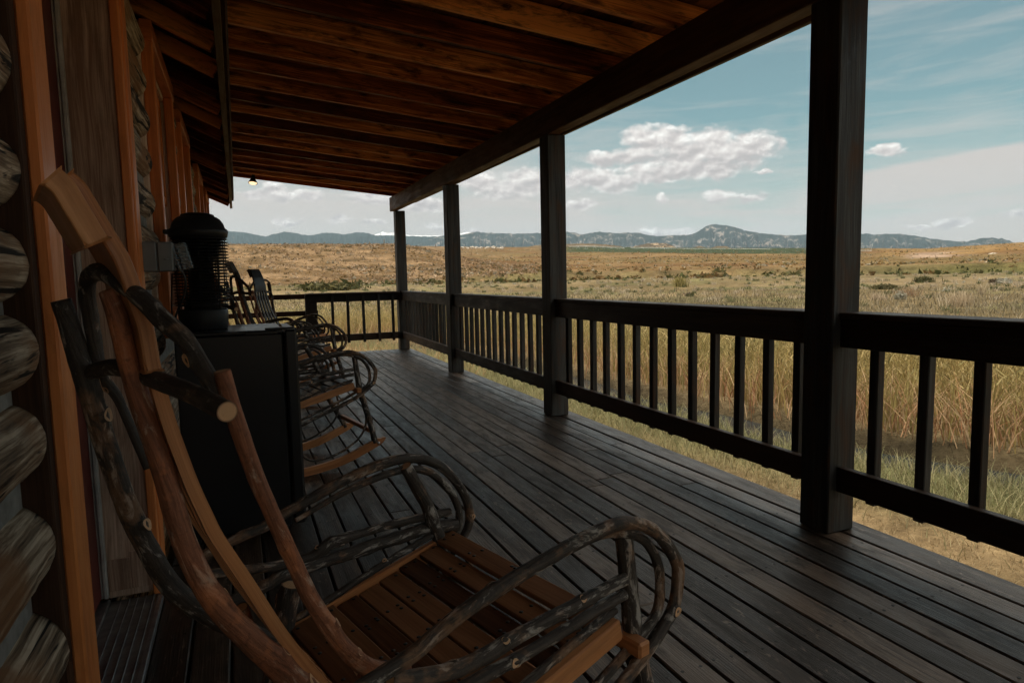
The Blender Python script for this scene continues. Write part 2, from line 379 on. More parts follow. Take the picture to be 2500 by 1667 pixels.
# roof boards over the joists, running along the porch
mb = MB()
for k in range(27):
    xa = -1.25 + k * .15; z = 2.70 + .15 + .012 - (xa + 1.0) * .0943
    mb.box((xa + .074, 4.1, z), (.147, 12.6, .02), (Vector((1, 0, -.0943)).normalized(), Vector((0, 1, 0)), Vector((.0943, 0, 1)).normalized()), bev=.002)
pb(mb, 'roof_boards', M['roofbd'])
mb = MB(); mb.box((.75, 4.1, 2.70 + .15 + .026 - 1.75 * .0943 + .012), (4.1, 12.7, .012), (Vector((1, 0, -.0943)).normalized(), Vector((0, 1, 0)), Vector((.0943, 0, 1)).normalized()))
pb(mb, 'roof_covering', M['shingle'])
mb = MB(); mb.b2(2.69, 2.72, -2.2, 10.4, 2.33, 2.52); pb(mb, 'outer_fascia', M['fascia'])

# railings
def railing(p0, p1, label, nb, ap=True, group='railing sections between the porch posts', ts=None):
    a = Vector((*p0, 0)); b = Vector((*p1, 0)); d = (b - a).normalized(); nrm = Vector((d.y, -d.x, 0))  # outward
    root = tag(empty('porch_railing', a), label, 'railing', group)
    def P(t, o, z): return (b - a) * t + nrm * o + Vector((0, 0, z))
    mb = MB(); mb.bar(P(0, .062, .918), P(1, .062, .918), .140, .026, bev=.004); mb.build('top_rail', M['rail'], root)
    mb = MB(); mb.bar(P(0, .02, .847), P(1, .02, .847), .036, .116, bev=.003); mb.build('apron_board', M['rail'], root)
    mb = MB(); mb.bar(P(0, .02, .235), P(1, .02, .235), .036, .105, bev=.003); mb.build('bottom_rail', M['rail'], root)
    L = (b - a).length
    for k in range(nb):
        t = ts[k] if ts else (k + .62) / (nb + .24); mb = MB()
        j = random.uniform(-.003, .003)
        lx = Vector((random.uniform(-.006, .006), random.uniform(-.004, .004), 1)).normalized()
        mb.box(P(t, .0615, .53) + d * random.uniform(-.006, .006), (.041, .038, .745 + j), (d, lx.cross(d), lx), bev=.0035)
        mb.build('baluster', M['post'], root)
    return root
railing((2.245, -.54), (2.262, 1.94), 'porch railing section nearest the viewer, right of the closest post', 12)
railing((2.262, 2.09), (2.28, 4.585), 'porch railing section between the closest post and the second post', 13)
railing((2.28, 4.735), (2.315, 7.31), 'porch railing section between the second and third posts from the viewer', 14)
railing((2.315, 7.46), (2.385, 10.24), 'porch railing section between the third post and the corner post', 15)
railing((.93, 10.30), (2.345, 10.31), 'short railing section across the far end of the porch, left of the corner post', 5, group='railing across the far porch end', ts=[.275, .44, .605, .77, .93])
mb = MB(); mb.b2(-.085, .085, -.06, .02, -.02, .90)
nw = mb.build('newel_post', M['rail']); nw.location = (1.015, 10.34, 0); tag(nw, 'short dark newel post ending the far railing section', 'post')
sr = tag(empty('stair_rail', (0, 11, 0)), 'low two bar rail without balusters beyond the far end of the porch', 'railing')
mb = MB(); mb.bar((-1.6, 0, .868), (1.12, -.62, .885), .05, .075); mb.build('top_rail', M['rail'], sr)
mb = MB(); mb.bar((-1.6, 0, .60), (1.12, -.62, .63), .045, .075); mb.build('lower_rail', M['rail'], sr)
mb = MB(); mb.b2(-1.70, -1.6, -.05, .05, -.6, .92); mb.build('stair_post', M['rail'], sr)
mb = MB(); mb.b2(-.4, 1.1, -.55, 0, -.22, -.18); mb.b2(-.4, 1.1, -.3, .25, -.42, -.38); mb.build('stair_tread', M['deck'], sr)

# ------------------------------------------------------------------ log cabin
cab = tag(empty('log_cabin', (-.5, 4, 0)), 'log cabin wall with grey chinking, cedar trimmed windows and a low eave', 'cabin')
CO = Vector((-.5, 4, 0))
def cb(mb, name, mat, parent=cab, org=CO):
    o = mb.build(name, mat, parent)
    if parent is cab: o.location = -org
    return o
def windows(): return [(3.45, 4.52), (5.08, 6.02), (7.28, 8.28), (9.02, 10.06)]
WZ0, WZ1 = .98, 2.20
def logseg(y0, y1, z, rad):
    mb = MB(); n = max(2, int((y1 - y0) / .35)); rad += random.uniform(-.002, .003); xc = -.3205 - rad + random.uniform(-.003, .003)
    pts = [(xc + random.uniform(-.003, .003), y0 + (y1 - y0) * i / n, z + random.uniform(-.004, .004)) for i in range(n + 1)]
    mb.tube(pts, rad, 30, rough=.035, step=.022, caps=0); cb(mb, 'log', M['log'])
ZL = [.09, .27, .459, .655, .835, .993, 1.143, 1.295, 1.472, 1.655, 1.83, 2.005, 2.18]
for k, z in enumerate(ZL):
    gp = min(z - (ZL[k - 1] if k else -.09), (ZL[k + 1] if k < len(ZL) - 1 else 2.35) - z); rad = gp * .455
    logseg(-.6, 1.338, z, rad)
    if z < WZ0 - .15: logseg(2.635, 10.28, z, rad)
    else:
        e = 2.635
        for a, b in windows(): logseg(e, a - .036, z, rad); e = b + .036
        logseg(e, 10.28, z, rad)
mb = MB()
def chink(y0, y1, z0=0.0, z1=2.3):
    mb.b2(-.46, -.362, y0, y1, z0, z1)
chink(-3, 1.338); e = 2.635
for a, b in windows(): chink(e, a - .036); chink(a - .036, b + .036, 0, WZ0 - .06); chink(a - .036, b + .036, WZ1 + .05, 2.3); e = b + .036
chink(e, 10.28); chink(1.338, 2.635, 2.16, 2.3)
cb(mb, 'chinking', M['chink'])
mb = MB()   # backing wall, gable end and rear body of the house
mb.b2(-.60, -.47, -3, 1.40, -.5, 2.6); mb.b2(-.60, -.53, 1.40, 2.56, -.5, 2.6); mb.b2(-.60, -.47, 2.56, 10.3, -.5, .95); mb.b2(-.60, -.47, 2.56, 10.3, 2.22, 2.6)
e = 2.56
for a, b in windows(): mb.b2(-.60, -.47, e, a, .95, 2.22); e = b
mb.b2(-.60, -.47, e, 10.3, .95, 2.22); mb.b2(-7, -.60, 10.2, 10.3, -.6, 2.6); mb.b2(-7, -.6, -3, -2.9, -.6, 2.6); mb.b2(-7, -6.9, -3, 10.3, -.6, 2.6); mb.b2(-7, -.6, -3, 10.3, 2.62, 2.64)
cb(mb, 'wall', M['log'])
# roof of the house and the eave
sl = math.tan(R(24))
def eave(x, z0=2.18): return z0 - x * sl        # underside height of rafters
ax = (Vector((math.cos(R(24)), 0, -math.sin(R(24)))), Vector((0, 1, 0)), Vector((math.sin(R(24)), 0, math.cos(R(24)))))
for k in range(-3, 19):
    y = 2.68 + .4225 * k; mb = MB()
    mb.bar((-.62, y, eave(-.62) + .045), (-.035, y, eave(-.035) + .045), .038, .09); cb(mb, 'eave_rafter', M['joist'])
mb = MB()
for j in range(5):
    xx = -.62 + j * .13; mb.box((xx + .06, 3.7, eave(xx + .06) + .112), (.138, 13.2, .018), ax, bev=.001)
cb(mb, 'eave_boards', M['roofbd'])
mb = MB(); ys = [-3, .6, 4.35, 10.32]
for a, b in zip(ys, ys[1:]): mb.b2(-.034 + .003, -.001 + .003, a + .002, b - .002, 2.172, 2.315, bev=.002)
cb(mb, 'eave_fascia', M['fascia'])
# corrugated metal roofing with its wavy edge
ny = 1260; V = []; Fc = []
for i in range(ny + 1):
    y = -2.6 + 12.92 * i / ny; h = .009 * math.sin(y * 2 * math.pi / .068)
    for (xx, t) in ((.030, 0), (-.62, 0), (-.62, .003), (.030, .003)): V.append((xx, y, 2.334 - xx * sl + h + t))
for i in range(ny):
    b = i * 4
    for j in range(4): k = (j + 1) % 4; Fc.append((b + j, b + k, b + 4 + k, b + 4 + j))
o = fastmesh('metal_roofing', V, Fc, M['metalroof'], parent=cab); o.location = -CO
mb = MB(); mb.box((-2.0, 3.66, 2.36 + 2.0 * sl), (4.4 - 1.2, 13.3, .06), ax); mb.box((-5.2, 3.66, 2.36 + 3.45 * sl - 1.75 * sl), (3.9, 13.3, .06), (Vector((math.cos(R(24)), 0, math.sin(R(24)))), Vector((0, 1, 0)), Vector((-math.sin(R(24)), 0, math.cos(R(24))))))
cb(mb, 'roof', M['shingle'])
# door frame
def buck(y0, y1, z1=2.2, z0=0.0):
    mb = MB(); mb.b2(-.47, -.318, y0, y1, z0, z1); return mb
mb = buck(1.339, 1.375, 2.2); cb(mb, 'door_buck', M['buck'])
mb = MB(); mb.b2(-.320, -.298, 1.376, 1.474, .0, 2.2, bev=.004); cb(mb, 'door_casing', M['cedar'])
mb = MB(); mb.b2(-.465, -.33, 2.522, 2.56, .035, 2.17, bev=.002)
mb.b2(-.462, -.395, 2.517, 2.524, .06, .17, bev=.001); mb.b2(-.394, -.332, 2.518, 2.524, .06, .19, bev=.001)
o = cb(mb, 'door_jamb', M['grey']); o['label'] = 'weathered grey door jamb plank'
mb = MB(); mb.b2(-.328, -.302, 2.50, 2.53, .03, 2.17, bev=.003); mb.b2(-.330, -.296, 2.531, 2.618, .0, 2.2, bev=.004); cb(mb, 'door_casing', M['cedar'])
mb = MB(); mb.b2(-.478, -.464, 2.506, 2.56, .04, 2.17, bev=.003); mb.b2(-.490, -.480, 2.512, 2.56, .04, 2.17, bev=.002); cb(mb, 'weather_strip', M['white'])
dr = empty('door'); dr.parent = cab; dr.location = -CO
mb = MB(); mb.b2(-.525, -.485, 1.42, 2.515, .045, 2.16)
for (a, b, c, d) in ((1.55, 2.38, .2, .95), (1.55, 2.38, 1.1, 2.0)):
    mb.b2(-.486, -.478, a, b, c, c + .03); mb.b2(-.486, -.478, a, b, d - .03, d); mb.b2(-.486, -.478, a, a + .03, c + .03, d - .03); mb.b2(-.486, -.478, b - .03, b, c + .03, d - .03)
mb.build('door_leaf', M['door'], dr)
mb = MB(); mb.lathe([(0, 0), (.012, 0), (.012, .03), (.028, .05), (.03, .065), (.02, .08), (0, .082)], (0, 0, 0), 20)
hn = mb.build('door_knob', M['alu'], dr); hn.rotation_euler = (0, R(90), 0); hn.location = (-.478, 1.52, 1.0)
mb = MB(); mb.b2(-.56, -.46, 1.40, 2.52, .0, .034)
mb.b2(-.46, -.30, 1.475, 2.52, .0, .024, bev=.002)
for xx in (-.43, -.405, -.38, -.355, -.33): mb.b2(xx, xx + .004, 1.48, 2.515, .0245, .0285, bev=.001)
mb.b2(-.316, -.300, 1.478, 2.518, .0245, .028, bev=.001)
cb(mb, 'threshold', M['alu'])
mb = MB(); mb.b2(-.33, -.296, 1.376, 2.618, 2.2, 2.27); mb.b2(-.47, -.335, 1.376, 2.56, 2.17, 2.2); cb(mb, 'door_header', M['cedar'])
# windows
for (a, b) in windows():
    w = empty('window'); w.parent = cab; w.location = -CO
    mb = MB(); X0, X1 = -.34, -.293
    mb.b2(X0, X1, a, a + .075, WZ0, WZ1, bev=.004); mb.b2(X0, X1, b - .075, b, WZ0, WZ1, bev=.004)
    mb.b2(X0, X1 + .004, a - .02, b + .02, WZ1, WZ1 + .085, bev=.004); mb.b2(X0, X1 + .02, a - .02, b + .02, WZ0 - .04, WZ0, bev=.004); mb.b2(X0, X1, a, b, WZ0 - .13, WZ0 - .042, bev=.004)
    mb.build('casing', M['cedar'], w)
    mb = MB(); mb.b2(-.47, X0 - .001, a - .034, a + .035, WZ0 - .05, WZ1 + .05); mb.b2(-.47, X0 - .001, b - .035, b + .034, WZ0 - .05, WZ1 + .05); mb.b2(-.47, X0 - .001, a + .036, b - .036, WZ1 - .02, WZ1 + .05); mb.b2(-.47, X0 - .001, a + .036, b - .036, WZ0 - .05, WZ0)
    mb.build('jamb', M['grey'], w)
    zm = 1.57
    for (z0, z1, xx) in ((zm, WZ1 - .022, -.385), (WZ0 + .002, zm + .03, -.412)):
        mb = MB(); u0, u1 = a + .037, b - .037
        mb.b2(xx, xx + .026, u0, u0 + .045, z0, z1); mb.b2(xx, xx + .026, u1 - .045, u1, z0, z1); mb.b2(xx, xx + .026, u0 + .046, u1 - .046, z0, z0 + .045); mb.b2(xx, xx + .026, u0 + .046, u1 - .046, z1 - .045, z1)
        mb.build('sash', M['cedar'], w)
        mb = MB(); mb.b2(xx + .010, xx + .014, u0 + .045, u1 - .045, z0 + .045, z1 - .045, bev=.0005); mb.build('pane', M['glass'], w)
    mb = MB()
    for q in np.arange(a + .06, b - .06, .04): mb.b2(-.462, -.452, q, q + .032, WZ0 + .03, WZ1 - .04)
    mb.build('blind', M['curtain'], w)

# ------------------------------------------------------------------ weatherproof outlet box on the wall
ob = tag(empty('outlet_box', (-.30, 2.66, 1.2)), 'grey weatherproof outlet box with clear plastic cover on the log wall beside the door', 'outlet box')
mb = MB(); mb.box((.022, 0, 0), (.05, .11, .105), bev=.005); mb.build('junction_box', M['boxg'], ob)
mb = MB(); mb.box((.073, 0, 0), (.048, .108, .103), bev=.004); mb.lathe([(.0, 0), (.008, 0), (.008, .002), (0, .002)], (.075, -.056, -.01), 12); mb.build('device_box', M['boxg'], ob)
mb = MB()
axc = (Vector((.93, 0, -.36)).normalized(), Vector((0, 1, 0)), Vector((.36, 0, .93)).normalized())
mb.box((.104, 0, .002), (.008, .10, .115), (Vector((.97, 0, .24)).normalized(), Vector((0, 1, 0)), Vector((-.24, 0, .97)).normalized()), bev=.003)
mb.box((.132, 0, .002), (.034, .09, .095), (Vector((.97, 0, .24)).normalized(), Vector((0, 1, 0)), Vector((-.24, 0, .97)).normalized()), bev=.004)
mb.build('clear_cover', M['clear'], ob)
mb = MB(); mb.tube([(.10, 0, -.03), (.125, 0, -.07), (.12, .03, -.13), (.08, .10, -.22), (.06, .25, -.30)], .004, 8); cord = mb.build('power_cord', M['blackp'], ob)

# ------------------------------------------------------------------ mini fridge
fr = tag(empty('mini_fridge', (0, 2.97, 0)), 'black mini fridge standing against the cabin wall with a lantern on top', 'fridge')
mb = MB(); mb.b2(-.25, .168, .004, .49, .03, .885, bev=.006); mb.build('body', M['black'], fr)
mb = MB(); mb.b2(-.25, .172, 0, .494, .8865, .90, bev=.005); mb.b2(.02, .15, -.004, .02, .882, .896, bev=.003); mb.build('top_panel', M['black'], fr)
mb = MB(); mb.b2(.176, .228, 0, .49, .035, .898, bev=.009); mb.build('door', M['black'], fr)
mb = MB(); mb.b2(.10, .215, .0, .05, .9005, .908, bev=.002); mb.build('hinge', M['blackp'], fr)
mb = MB()
for xx in (-.22, .14):
    for yy in (.04, .45): mb.lathe([(.018, 0), (.018, .03)], (xx, yy, 0), 14)
mb.build('foot', M['blackp'], fr)

# ------------------------------------------------------------------ bug zapper lantern
bz = tag(empty('bug_zapper', (-.145, 3.23, .9005)), 'black caged bug zapper lantern with domed lid on top of the fridge', 'bug zapper')
mb = MB(); mb.lathe([(.0, 0), (.094, 0), (.099, .006), (.103, .085), (.099, .092), (0, .092)], seg=48); mb.build('base_tray', M['blackp'], bz)
mb = MB(); mb.lathe([(0, .40), (.106, .40), (.118, .408), (.122, .43), (.119, .440), (.110, .446), (.104, .466), (.092, .484), (.080, .493), (.070, .497), (.067, .505), (.048, .511), (0, .512)], seg=48)
mb.box((-.118, -.02, .428), (.035, .05, .02), bev=.006); mb.build('lid', M['blackp'], bz)
mb = MB()
for k in range(22):
    z = .105 + k * .0138; rr = .100 + .005 * math.sin(k / 21 * math.pi) + k * .0003
    mb.lathe([(rr - .006, z), (rr + .010, z + .002), (rr + .010, z + .0045), (rr - .006, z + .0078), (rr - .006, z)], seg=48)
for k in range(16):
    a = 6.283 * k / 16; mb.tube([(.098 * math.cos(a), .098 * math.sin(a), .09), (.103 * math.cos(a), .103 * math.sin(a), .26), (.104 * math.cos(a), .104 * math.sin(a), .402)], .0022, 6, caps=0, step=.05)
mb.build('cage', M['blackp'], bz)
mb = MB(); mb.lathe([(0, .09), (.075, .092), (.07, .12), (.05, .15), (.046, .40), (0, .401)], seg=24)
for a in (0, 1.57, 3.14, 4.71): mb.lathe([(.013, .13), (.013, .40)], (.04 * math.cos(a), .04 * math.sin(a), 0), 12)
for k in range(14):
    a = 6.283 * k / 14; mb.tube([(.068 * math.cos(a), .068 * math.sin(a), .10), (.068 * math.cos(a), .068 * math.sin(a), .40)], .0022, 6, caps=0, step=.1)
mb.build('inner_grid', M['blackp'], bz)
mb = MB(); mb.tube([(-.09, 0, .02), (-.12, .01, .03), (-.128, .03, .10), (-.118, .05, .25)], .0035, 8, caps=0); mb.build('power_cord', M['blackp'], bz)

# ------------------------------------------------------------------ rocking chair
WN = -.9428
def make_chair():
    root = empty('rocking_chair')
    bk, rd = [M['bark'], M['knot'], M['cut'], M['screw']], [M['redbark'], M['knot'], M['cut'], M['screw']]
    K = lambda n: [(random.uniform(.05, .95), random.uniform(0, 6.28), random.uniform(.10, .42)) for _ in range(n)]
    def P3(l, v): # (u, z) pairs -> local points; +v is the chair's right side = local -y
        return [(u, -v if not callable(v) else -v(i / (len(l) - 1)), z) for i, (u, z) in enumerate(l)]
    def br(parts, name, mats, parent=root):
        mb = MB()
        for pts, rad, kn, ro in parts: mb.tube(pts, rad, 18, rough=ro, knots=kn)
        return mb.build(name, mats, parent)
    armN = [(-.47, .585), (-.401, .603), (-.333, .617), (-.259, .645), (-.178, .664), (-.071, .683), (.033, .693), (.082, .687), (.129, .669), (.171, .637), (.207, .59), (.216, .555), (.194, .49), (.108, .430), (.03, .397), (-.09, .355), (-.24, .30), (-.36, .26)]
    armN2 = [(-.30, .618), (-.20, .64), (-.09, .664), (.02, .676), (.075, .668), (.13, .645), (.17, .60), (.185, .55), (.172, .49), (.10, .452), (.0, .41), (-.13, .365), (-.25, .32)]
    armF = [(-.47, .585), (-.398, .606), (-.332, .620), (-.300, .634), (-.234, .655), (-.164, .676), (-.09, .692), (-.028, .697), (.029, .684), (.079, .655), (.117, .613), (.146, .564), (.154, .515), (.135, .475), (.07, .425), (-.05, .375), (-.22, .31), (-.36, .26)]
    armF2 = [(-.28, .622), (-.16, .660), (-.05, .676), (.02, .664), (.06, .635), (.095, .59), (.112, .54), (.10, .49), (.04, .435), (-.08, .385), (-.22, .33)]
    br([(P3(armN, .295), [.0095, .0100, .0105, .0108, .011, .0112, .0115, .0118, .012, .0118, .0115, .0115, .0115, .0112, .011, .0105, .0095, .009], K(7), .16), (P3(armN2, .279), [.005, .007, .0085, .009, .009, .009, .009, .009, .0088, .0085, .0085, .008, .006], K(4), .16)], 'arm', bk)
    br([(P3(armF, -.285), [.0095, .010, .0105, .011, .0115, .0115, .012, .012, .012, .0115, .011, .011, .0108, .0105, .0105, .010, .0095, .009], K(7), .16), (P3(armF2, -.268), [.005, .007, .0085, .009, .009, .009, .009, .009, .0085, .008, .006], K(4), .16)], 'arm', bk)
    # front legs
    br([(P3([(.098, .683), (.107, .60), (.114, .54), (.124, .47), (.148, .37), (.175, .27), (.20, .16), (.208, .128)], lambda t: .268), [.0155, .016, .0165, .0175, .018, .0175, .017, .017], K(3), .2)], 'leg', bk)
    br([(P3([(-.03, .685), (-.008, .64), (.022, .578), (.05, .50), (.09, .37), (.15, .24), (.195, .16), (.207, .128)], lambda t: -.262), [.0145, .015, .0155, .016, .0165, .0165, .0165, .0165], K(3), .2)], 'leg', bk)
    # rear legs
    for s in (1, -1): br([([(-.30, -s * .25, .50), (-.33, -s * .26, .36), (-.38, -s * .265, .2), (-.41, -s * .265, .055)], [.02, .021, .021, .02], K(2), .18)], 'leg', bk)
    # stacked side logs between leg and upright
    upN = [(.085, .585), (.061, .584), (-.013, .579), (-.081, .576), (-.143, .571), (-.202, .564), (-.256, .562), (-.306, .571), (-.36, .590)]
    loN = [(.085, .556), (.061, .554), (-.013, .549), (-.097, .539), (-.174, .534), (-.243, .530), (-.33, .52), (-.40, .50)]
    upF = [(-.46, .560), (-.373, .545), (-.309, .535), (-.244, .536), (-.205, .553), (-.138, .556), (-.023, .555), (.092, .549)]
    loF = [(-.45, .49), (-.348, .502), (-.317, .512), (-.262, .518), (-.176, .520), (-.064, .524), (.017, .525), (.104, .515)]
    br([(P3(upN, .285), [.0105, .011, .011, .011, .0112, .0115, .012, .012, .011], [(.25, 2, .3), (.55, 4.4, .4), (.62, 2.0, .3), (.8, 3, .4)], .2)], 'side_log', bk)
    br([(P3(loN, .283), [.0092, .0095, .0095, .0095, .010, .010, .010, .0095], K(5), .2)], 'side_log', bk)
    br([(P3(upF, -.275), [.0095, .0095, .010, .0115, .0135, .0098, .0095, .010], [(.42, 1.2, .5), (.5, 3.5, .4), (.2, 2, .2)], .2)], 'side_log', bk)
    br([(P3(loF, -.272), [.011, .0125, .0135, .014, .014, .0145, .0155, .016], K(4), .2)], 'side_log', bk)
    tw = [(.085, .517), (.003, .499), (-.077, .478), (-.153, .455), (-.228, .432), (-.30, .415)]
    for s in (1, -1): br([(P3([(u, z + .004) for u, z in tw], s * .262), .0075, K(3), .2)], 'seat_edging', bk)
    # seat frame boards
    for s in (1, -1):
        mb = MB()
        for (a, b) in (((.092, .487), (-.31, .389)),):
            mb.bar((a[0], -s * .263, a[1]), (b[0], -s * .263, b[1]), .018, .040, bev=.003)
        mb.build('seat_frame', M['pale'], root)
    mb = MB(); mb.box((.105, 0, .462), (.028, .625, .028), bev=.004); mb.build('stretcher', M['pale'], root)
    for (p, q, w) in (((-.30, -.27, .375), (-.30, .27, .375), .03), ((-.40, -.26, .10), (-.40, .26, .10), .025), ((.185, -.25, .205), (.185, .25, .205), .026)):
        mb = MB(); mb.bar(p, q, w, w); mb.build('stretcher', M['pale'], root)
    # seat slats with nail heads
    n = 8
    for k in range(n):
        t = (k + .5) / n; u = .088 - t * .40; z = .509 - t * .098 - .02 * math.sin(t * 3.14); mb = MB()
        wd = .0468; ax_ = (Vector((0, 1, 0)), Vector((-.97, 0, -.24)).normalized(), Vector((-.24, 0, .97)).normalized())
        ax_ = (ax_[0], ax_[1], ax_[0].cross(ax_[1]))
        if ax_[2].z < 0: ax_ = (ax_[0], ax_[1], -ax_[2])
        mb.box((u, 0, z), (.50 + random.uniform(-.01, .01), wd, .013), ax_, bev=.002)
        for vv in (-.235, -.12, -.105, .0, .015, .12, .135, .235):
            for q in (-.25, .25):
                c = Vector((u, vv + random.uniform(-.006, .006), z)) + ax_[1] * (q * wd) + ax_[2] * .0066
                if random.random() < .8: mb.lathe([(.0042, 0), (.004, .0012), (0, .0015)], c, 8, mi=1)
        mb.build('seat_slat', [M['slat'], M['screw']], root)
    # back: curved slats under a solid head plank
    prof = [(-.637, 1.238), (-.624, 1.224), (-.614, 1.203), (-.600, 1.172), (-.586, 1.141), (-.577, 1.110), (-.573, 1.088), (-.564, 1.049), (-.559, .990), (-.549, .930), (-.538, .882), (-.526, .835), (-.513, .794), (-.501, .760), (-.468, .690), (-.435, .617), (-.405, .560), (-.372, .500), (-.335, .440), (-.31, .405)]
    def ribbon(mb, prof, v0, v1, th, r=None):
        r = r or (random.random(), random.random()); off = random.random() * 30; n = len(prof); b = len(mb.v); d = 0; D = []
        for i, (u, z) in enumerate(prof):
            a = prof[max(0, i - 1)]; c = prof[min(n - 1, i + 1)]; t = Vector((c[0] - a[0], 0, c[1] - a[1])).normalized(); nr = Vector((t.z, 0, -t.x))
            if nr.x > 0: nr = -nr
            if i: d += math.hypot(u - prof[i - 1][0], z - prof[i - 1][1])
            D.append(d); e0 = v0(d) if callable(v0) else v0; e1 = v1(d) if callable(v1) else v1
            for (v, h) in ((e0, 0), (e1, 0), (e1, th), (e0, th)): mb.v.append((None, Vector((u, -v, z)) + nr * h))
        for i in range(n - 1):
            for j in range(4):
                k = (j + 1) % 4; q = [b + i * 4 + j, b + i * 4 + k, b + i * 4 + 4 + k, b + i * 4 + 4 + j]
                vv = [0, .03, .05, .08][j]; mb.face(q, [(D[i] + off, vv), (D[i] + off, vv + .03), (D[i + 1] + off, vv + .03), (D[i + 1] + off, vv)], r, 0, False)
        mb.face([b, b + 1, b + 2, b + 3], [(0, 0), (.02, 0), (.02, .02), (0, .02)], r); mb.face([b + (n - 1) * 4 + j for j in (3, 2, 1, 0)], [(0, 0), (.02, 0), (.02, .02), (0, .02)], r)
    def dense(pr):
        o = []
        for i in range(len(pr) - 1):
            p0, p1, p2, p3 = (Vector(pr[max(0, i - 1)]), Vector(pr[i]), Vector(pr[i + 1]), Vector(pr[min(len(pr) - 1, i + 2)]))
            for j in range(4):
                t = j / 4; q = .5 * ((2 * p1) + (-p0 + p2) * t + (2 * p0 - 5 * p1 + 4 * p2 - p3) * t * t + (-p0 + 3 * p1 - 3 * p2 + p3) * t ** 3); o.append((q.x, q.y))
        o.append(pr[-1]); return o
    prof = dense(prof)
    wdt = lambda d: .072 + .052 * min(1, d / .75)
    ctr = -.012
    nS = 5
    for k in range(nS):
        mb = MB()
        f0, f1 = -1 + 2 * (k * 1.11) / nS, -1 + 2 * (k * 1.11 + .55) / nS
        ribbon(mb, prof[30:], (lambda d, f=f0: ctr + f * wdt(d + .22)), (lambda d, f=f1: ctr + f * wdt(d + .22)), .017)
        mb.build('back_slat', M['pale'], root)
    mb = MB(); ribbon(mb, prof[:33], lambda d: ctr - wdt(d) - .002, lambda d: ctr + wdt(d) + .002, .0195); hp = mb.build('head_plank', M['pale'], root)
    bv = hp.modifiers.new('bevel', 'BEVEL'); bv.width = .005; bv.segments = 2; bv.limit_method = 'ANGLE'; bv.angle_limit = R(50)
    hb = [(u - .013, z) for u, z in prof[0:15]]
    mb = MB(); ribbon(mb, hb, ctr - .090, ctr + .090, .027)
    hr = mb.build('headrest', M['pale'], root)
    bv = hr.modifiers.new('bevel', 'BEVEL'); bv.width = .010; bv.segments = 3; bv.limit_method = 'ANGLE'; bv.angle_limit = R(50)
    # back uprights (reddish, thick)
    upr = [(-.522, 1.000), (-.514, .955), (-.503, .910), (-.491, .866), (-.479, .830), (-.468, .797), (-.457, .765), (-.446, .733), (-.435, .702), (-.420, .669), (-.404, .637), (-.386, .607), (-.368, .584), (-.345, .566), (-.30, .545)]
    br([(P3(upr, .22), [.0092, .010, .0102, .010, .0098, .0098, .010, .0102, .0105, .011, .0115, .0118, .012, .012, .011], [(.47, 1.4, .2), (.72, 4.2, .34), (.83, 4.6, .3), (.87, 1.5, .3)], .07)], 'back_upright', rd)
    cen = [(-.600, 1.092), (-.594, 1.060), (-.587, 1.000), (-.578, .945), (-.567, .890), (-.558, .840), (-.551, .790), (-.541, .742), (-.525, .695), (-.503, .653), (-.480, .617), (-.457, .582), (-.432, .545), (-.395, .49), (-.35, .43), (-.315, .37)]
    br([([(u - .004, -.02 - .085 * min(1, i / 8), z) for i, (u, z) in enumerate(cen)], [.0118, .0124, .013, .0135, .014, .0144, .0148, .0152, .0158, .0164, .017, .0178, .0186, .0192, .019, .018], [(.3, 2.6, .35), (.62, 4.5, .3), (.76, 4.3, .34), (.83, 4.6, .3)], .07)], 'back_upright', rd)
    far = [(-.641, 1.079), (-.635, 1.053), (-.628, 1.014), (-.620, .968), (-.611, .918), (-.601, .860), (-.589, .802), (-.577, .748), (-.563, .694), (-.547, .647), (-.530, .599), (-.508, .559), (-.475, .520), (-.435, .479), (-.38, .435), (-.32, .395)]
    br([(P3(far, lambda t: -.225), [.0140, .0148, .016, .0168, .017, .017, .0168, .0168, .017, .0172, .0176, .018, .018, .0176, .017, .016], [(.2, 4.3, .32), (.26, 4.8, .3), (.52, 4.6, .32)], .08)], 'back_upright', bk)
    # cross bar and bent hoop
    br([([(-.612, .235, .960), (-.594, .12, .979), (-.582, .02, .983), (-.564, -.1, .978), (-.549, -.2, .973), (-.538, -.295, .966)], [.0122, .0126, .0123, .0120, .0116, .0112], [(.45, 1, .2)], .08)], 'cross_bar', bk)
    hoop = [(-.545, .185, .80), (-.561, .2, .863), (-.576, .215, .917), (-.591, .22, .948), (-.599, .22, .978), (-.602, .22, 1.012), (-.605, .215, 1.051), (-.609, .2, 1.085), (-.609, .17, 1.107), (-.606, .12, 1.118), (-.603, .06, 1.119), (-.596, .01, 1.112), (-.586, -.05, 1.096), (-.574, -.09, 1.078), (-.560, -.13, 1.054), (-.546, -.16, 1.034), (-.537, -.18, 1.009), (-.530, -.2, .986), (-.525, -.215, .965)]
    br([(hoop, [.0070, .0074, .0080, .0085, .0099, .0109, .0116, .0116, .0119, .0124, .0125, .0121, .0116, .0118, .0116, .0113, .0107, .0098, .009], [(.92, 2.5, .4), (.2, 3, .3), (.55, 2, .2)], .14)], 'hoop', bk)
    # lower bent twigs beside the rockers
    for s in (1, -1):
        br([(P3([(.10, .47), (.135, .40), (.160, .32), (.156, .235), (.10, .155), (-.025, .092), (-.143, .075), (-.208, .10), (-.25, .17), (-.30, .26)], s * .25), .0065, K(3), .15), ], 'brace_twig', bk)
    br([([(-.43, .12, .55), (-.40, .15, .45), (-.37, .17, .38), (-.345, .14, .355), (-.35, .10, .40), (-.37, .07, .48)], .010, K(3), .12)], 'brace_twig', rd)
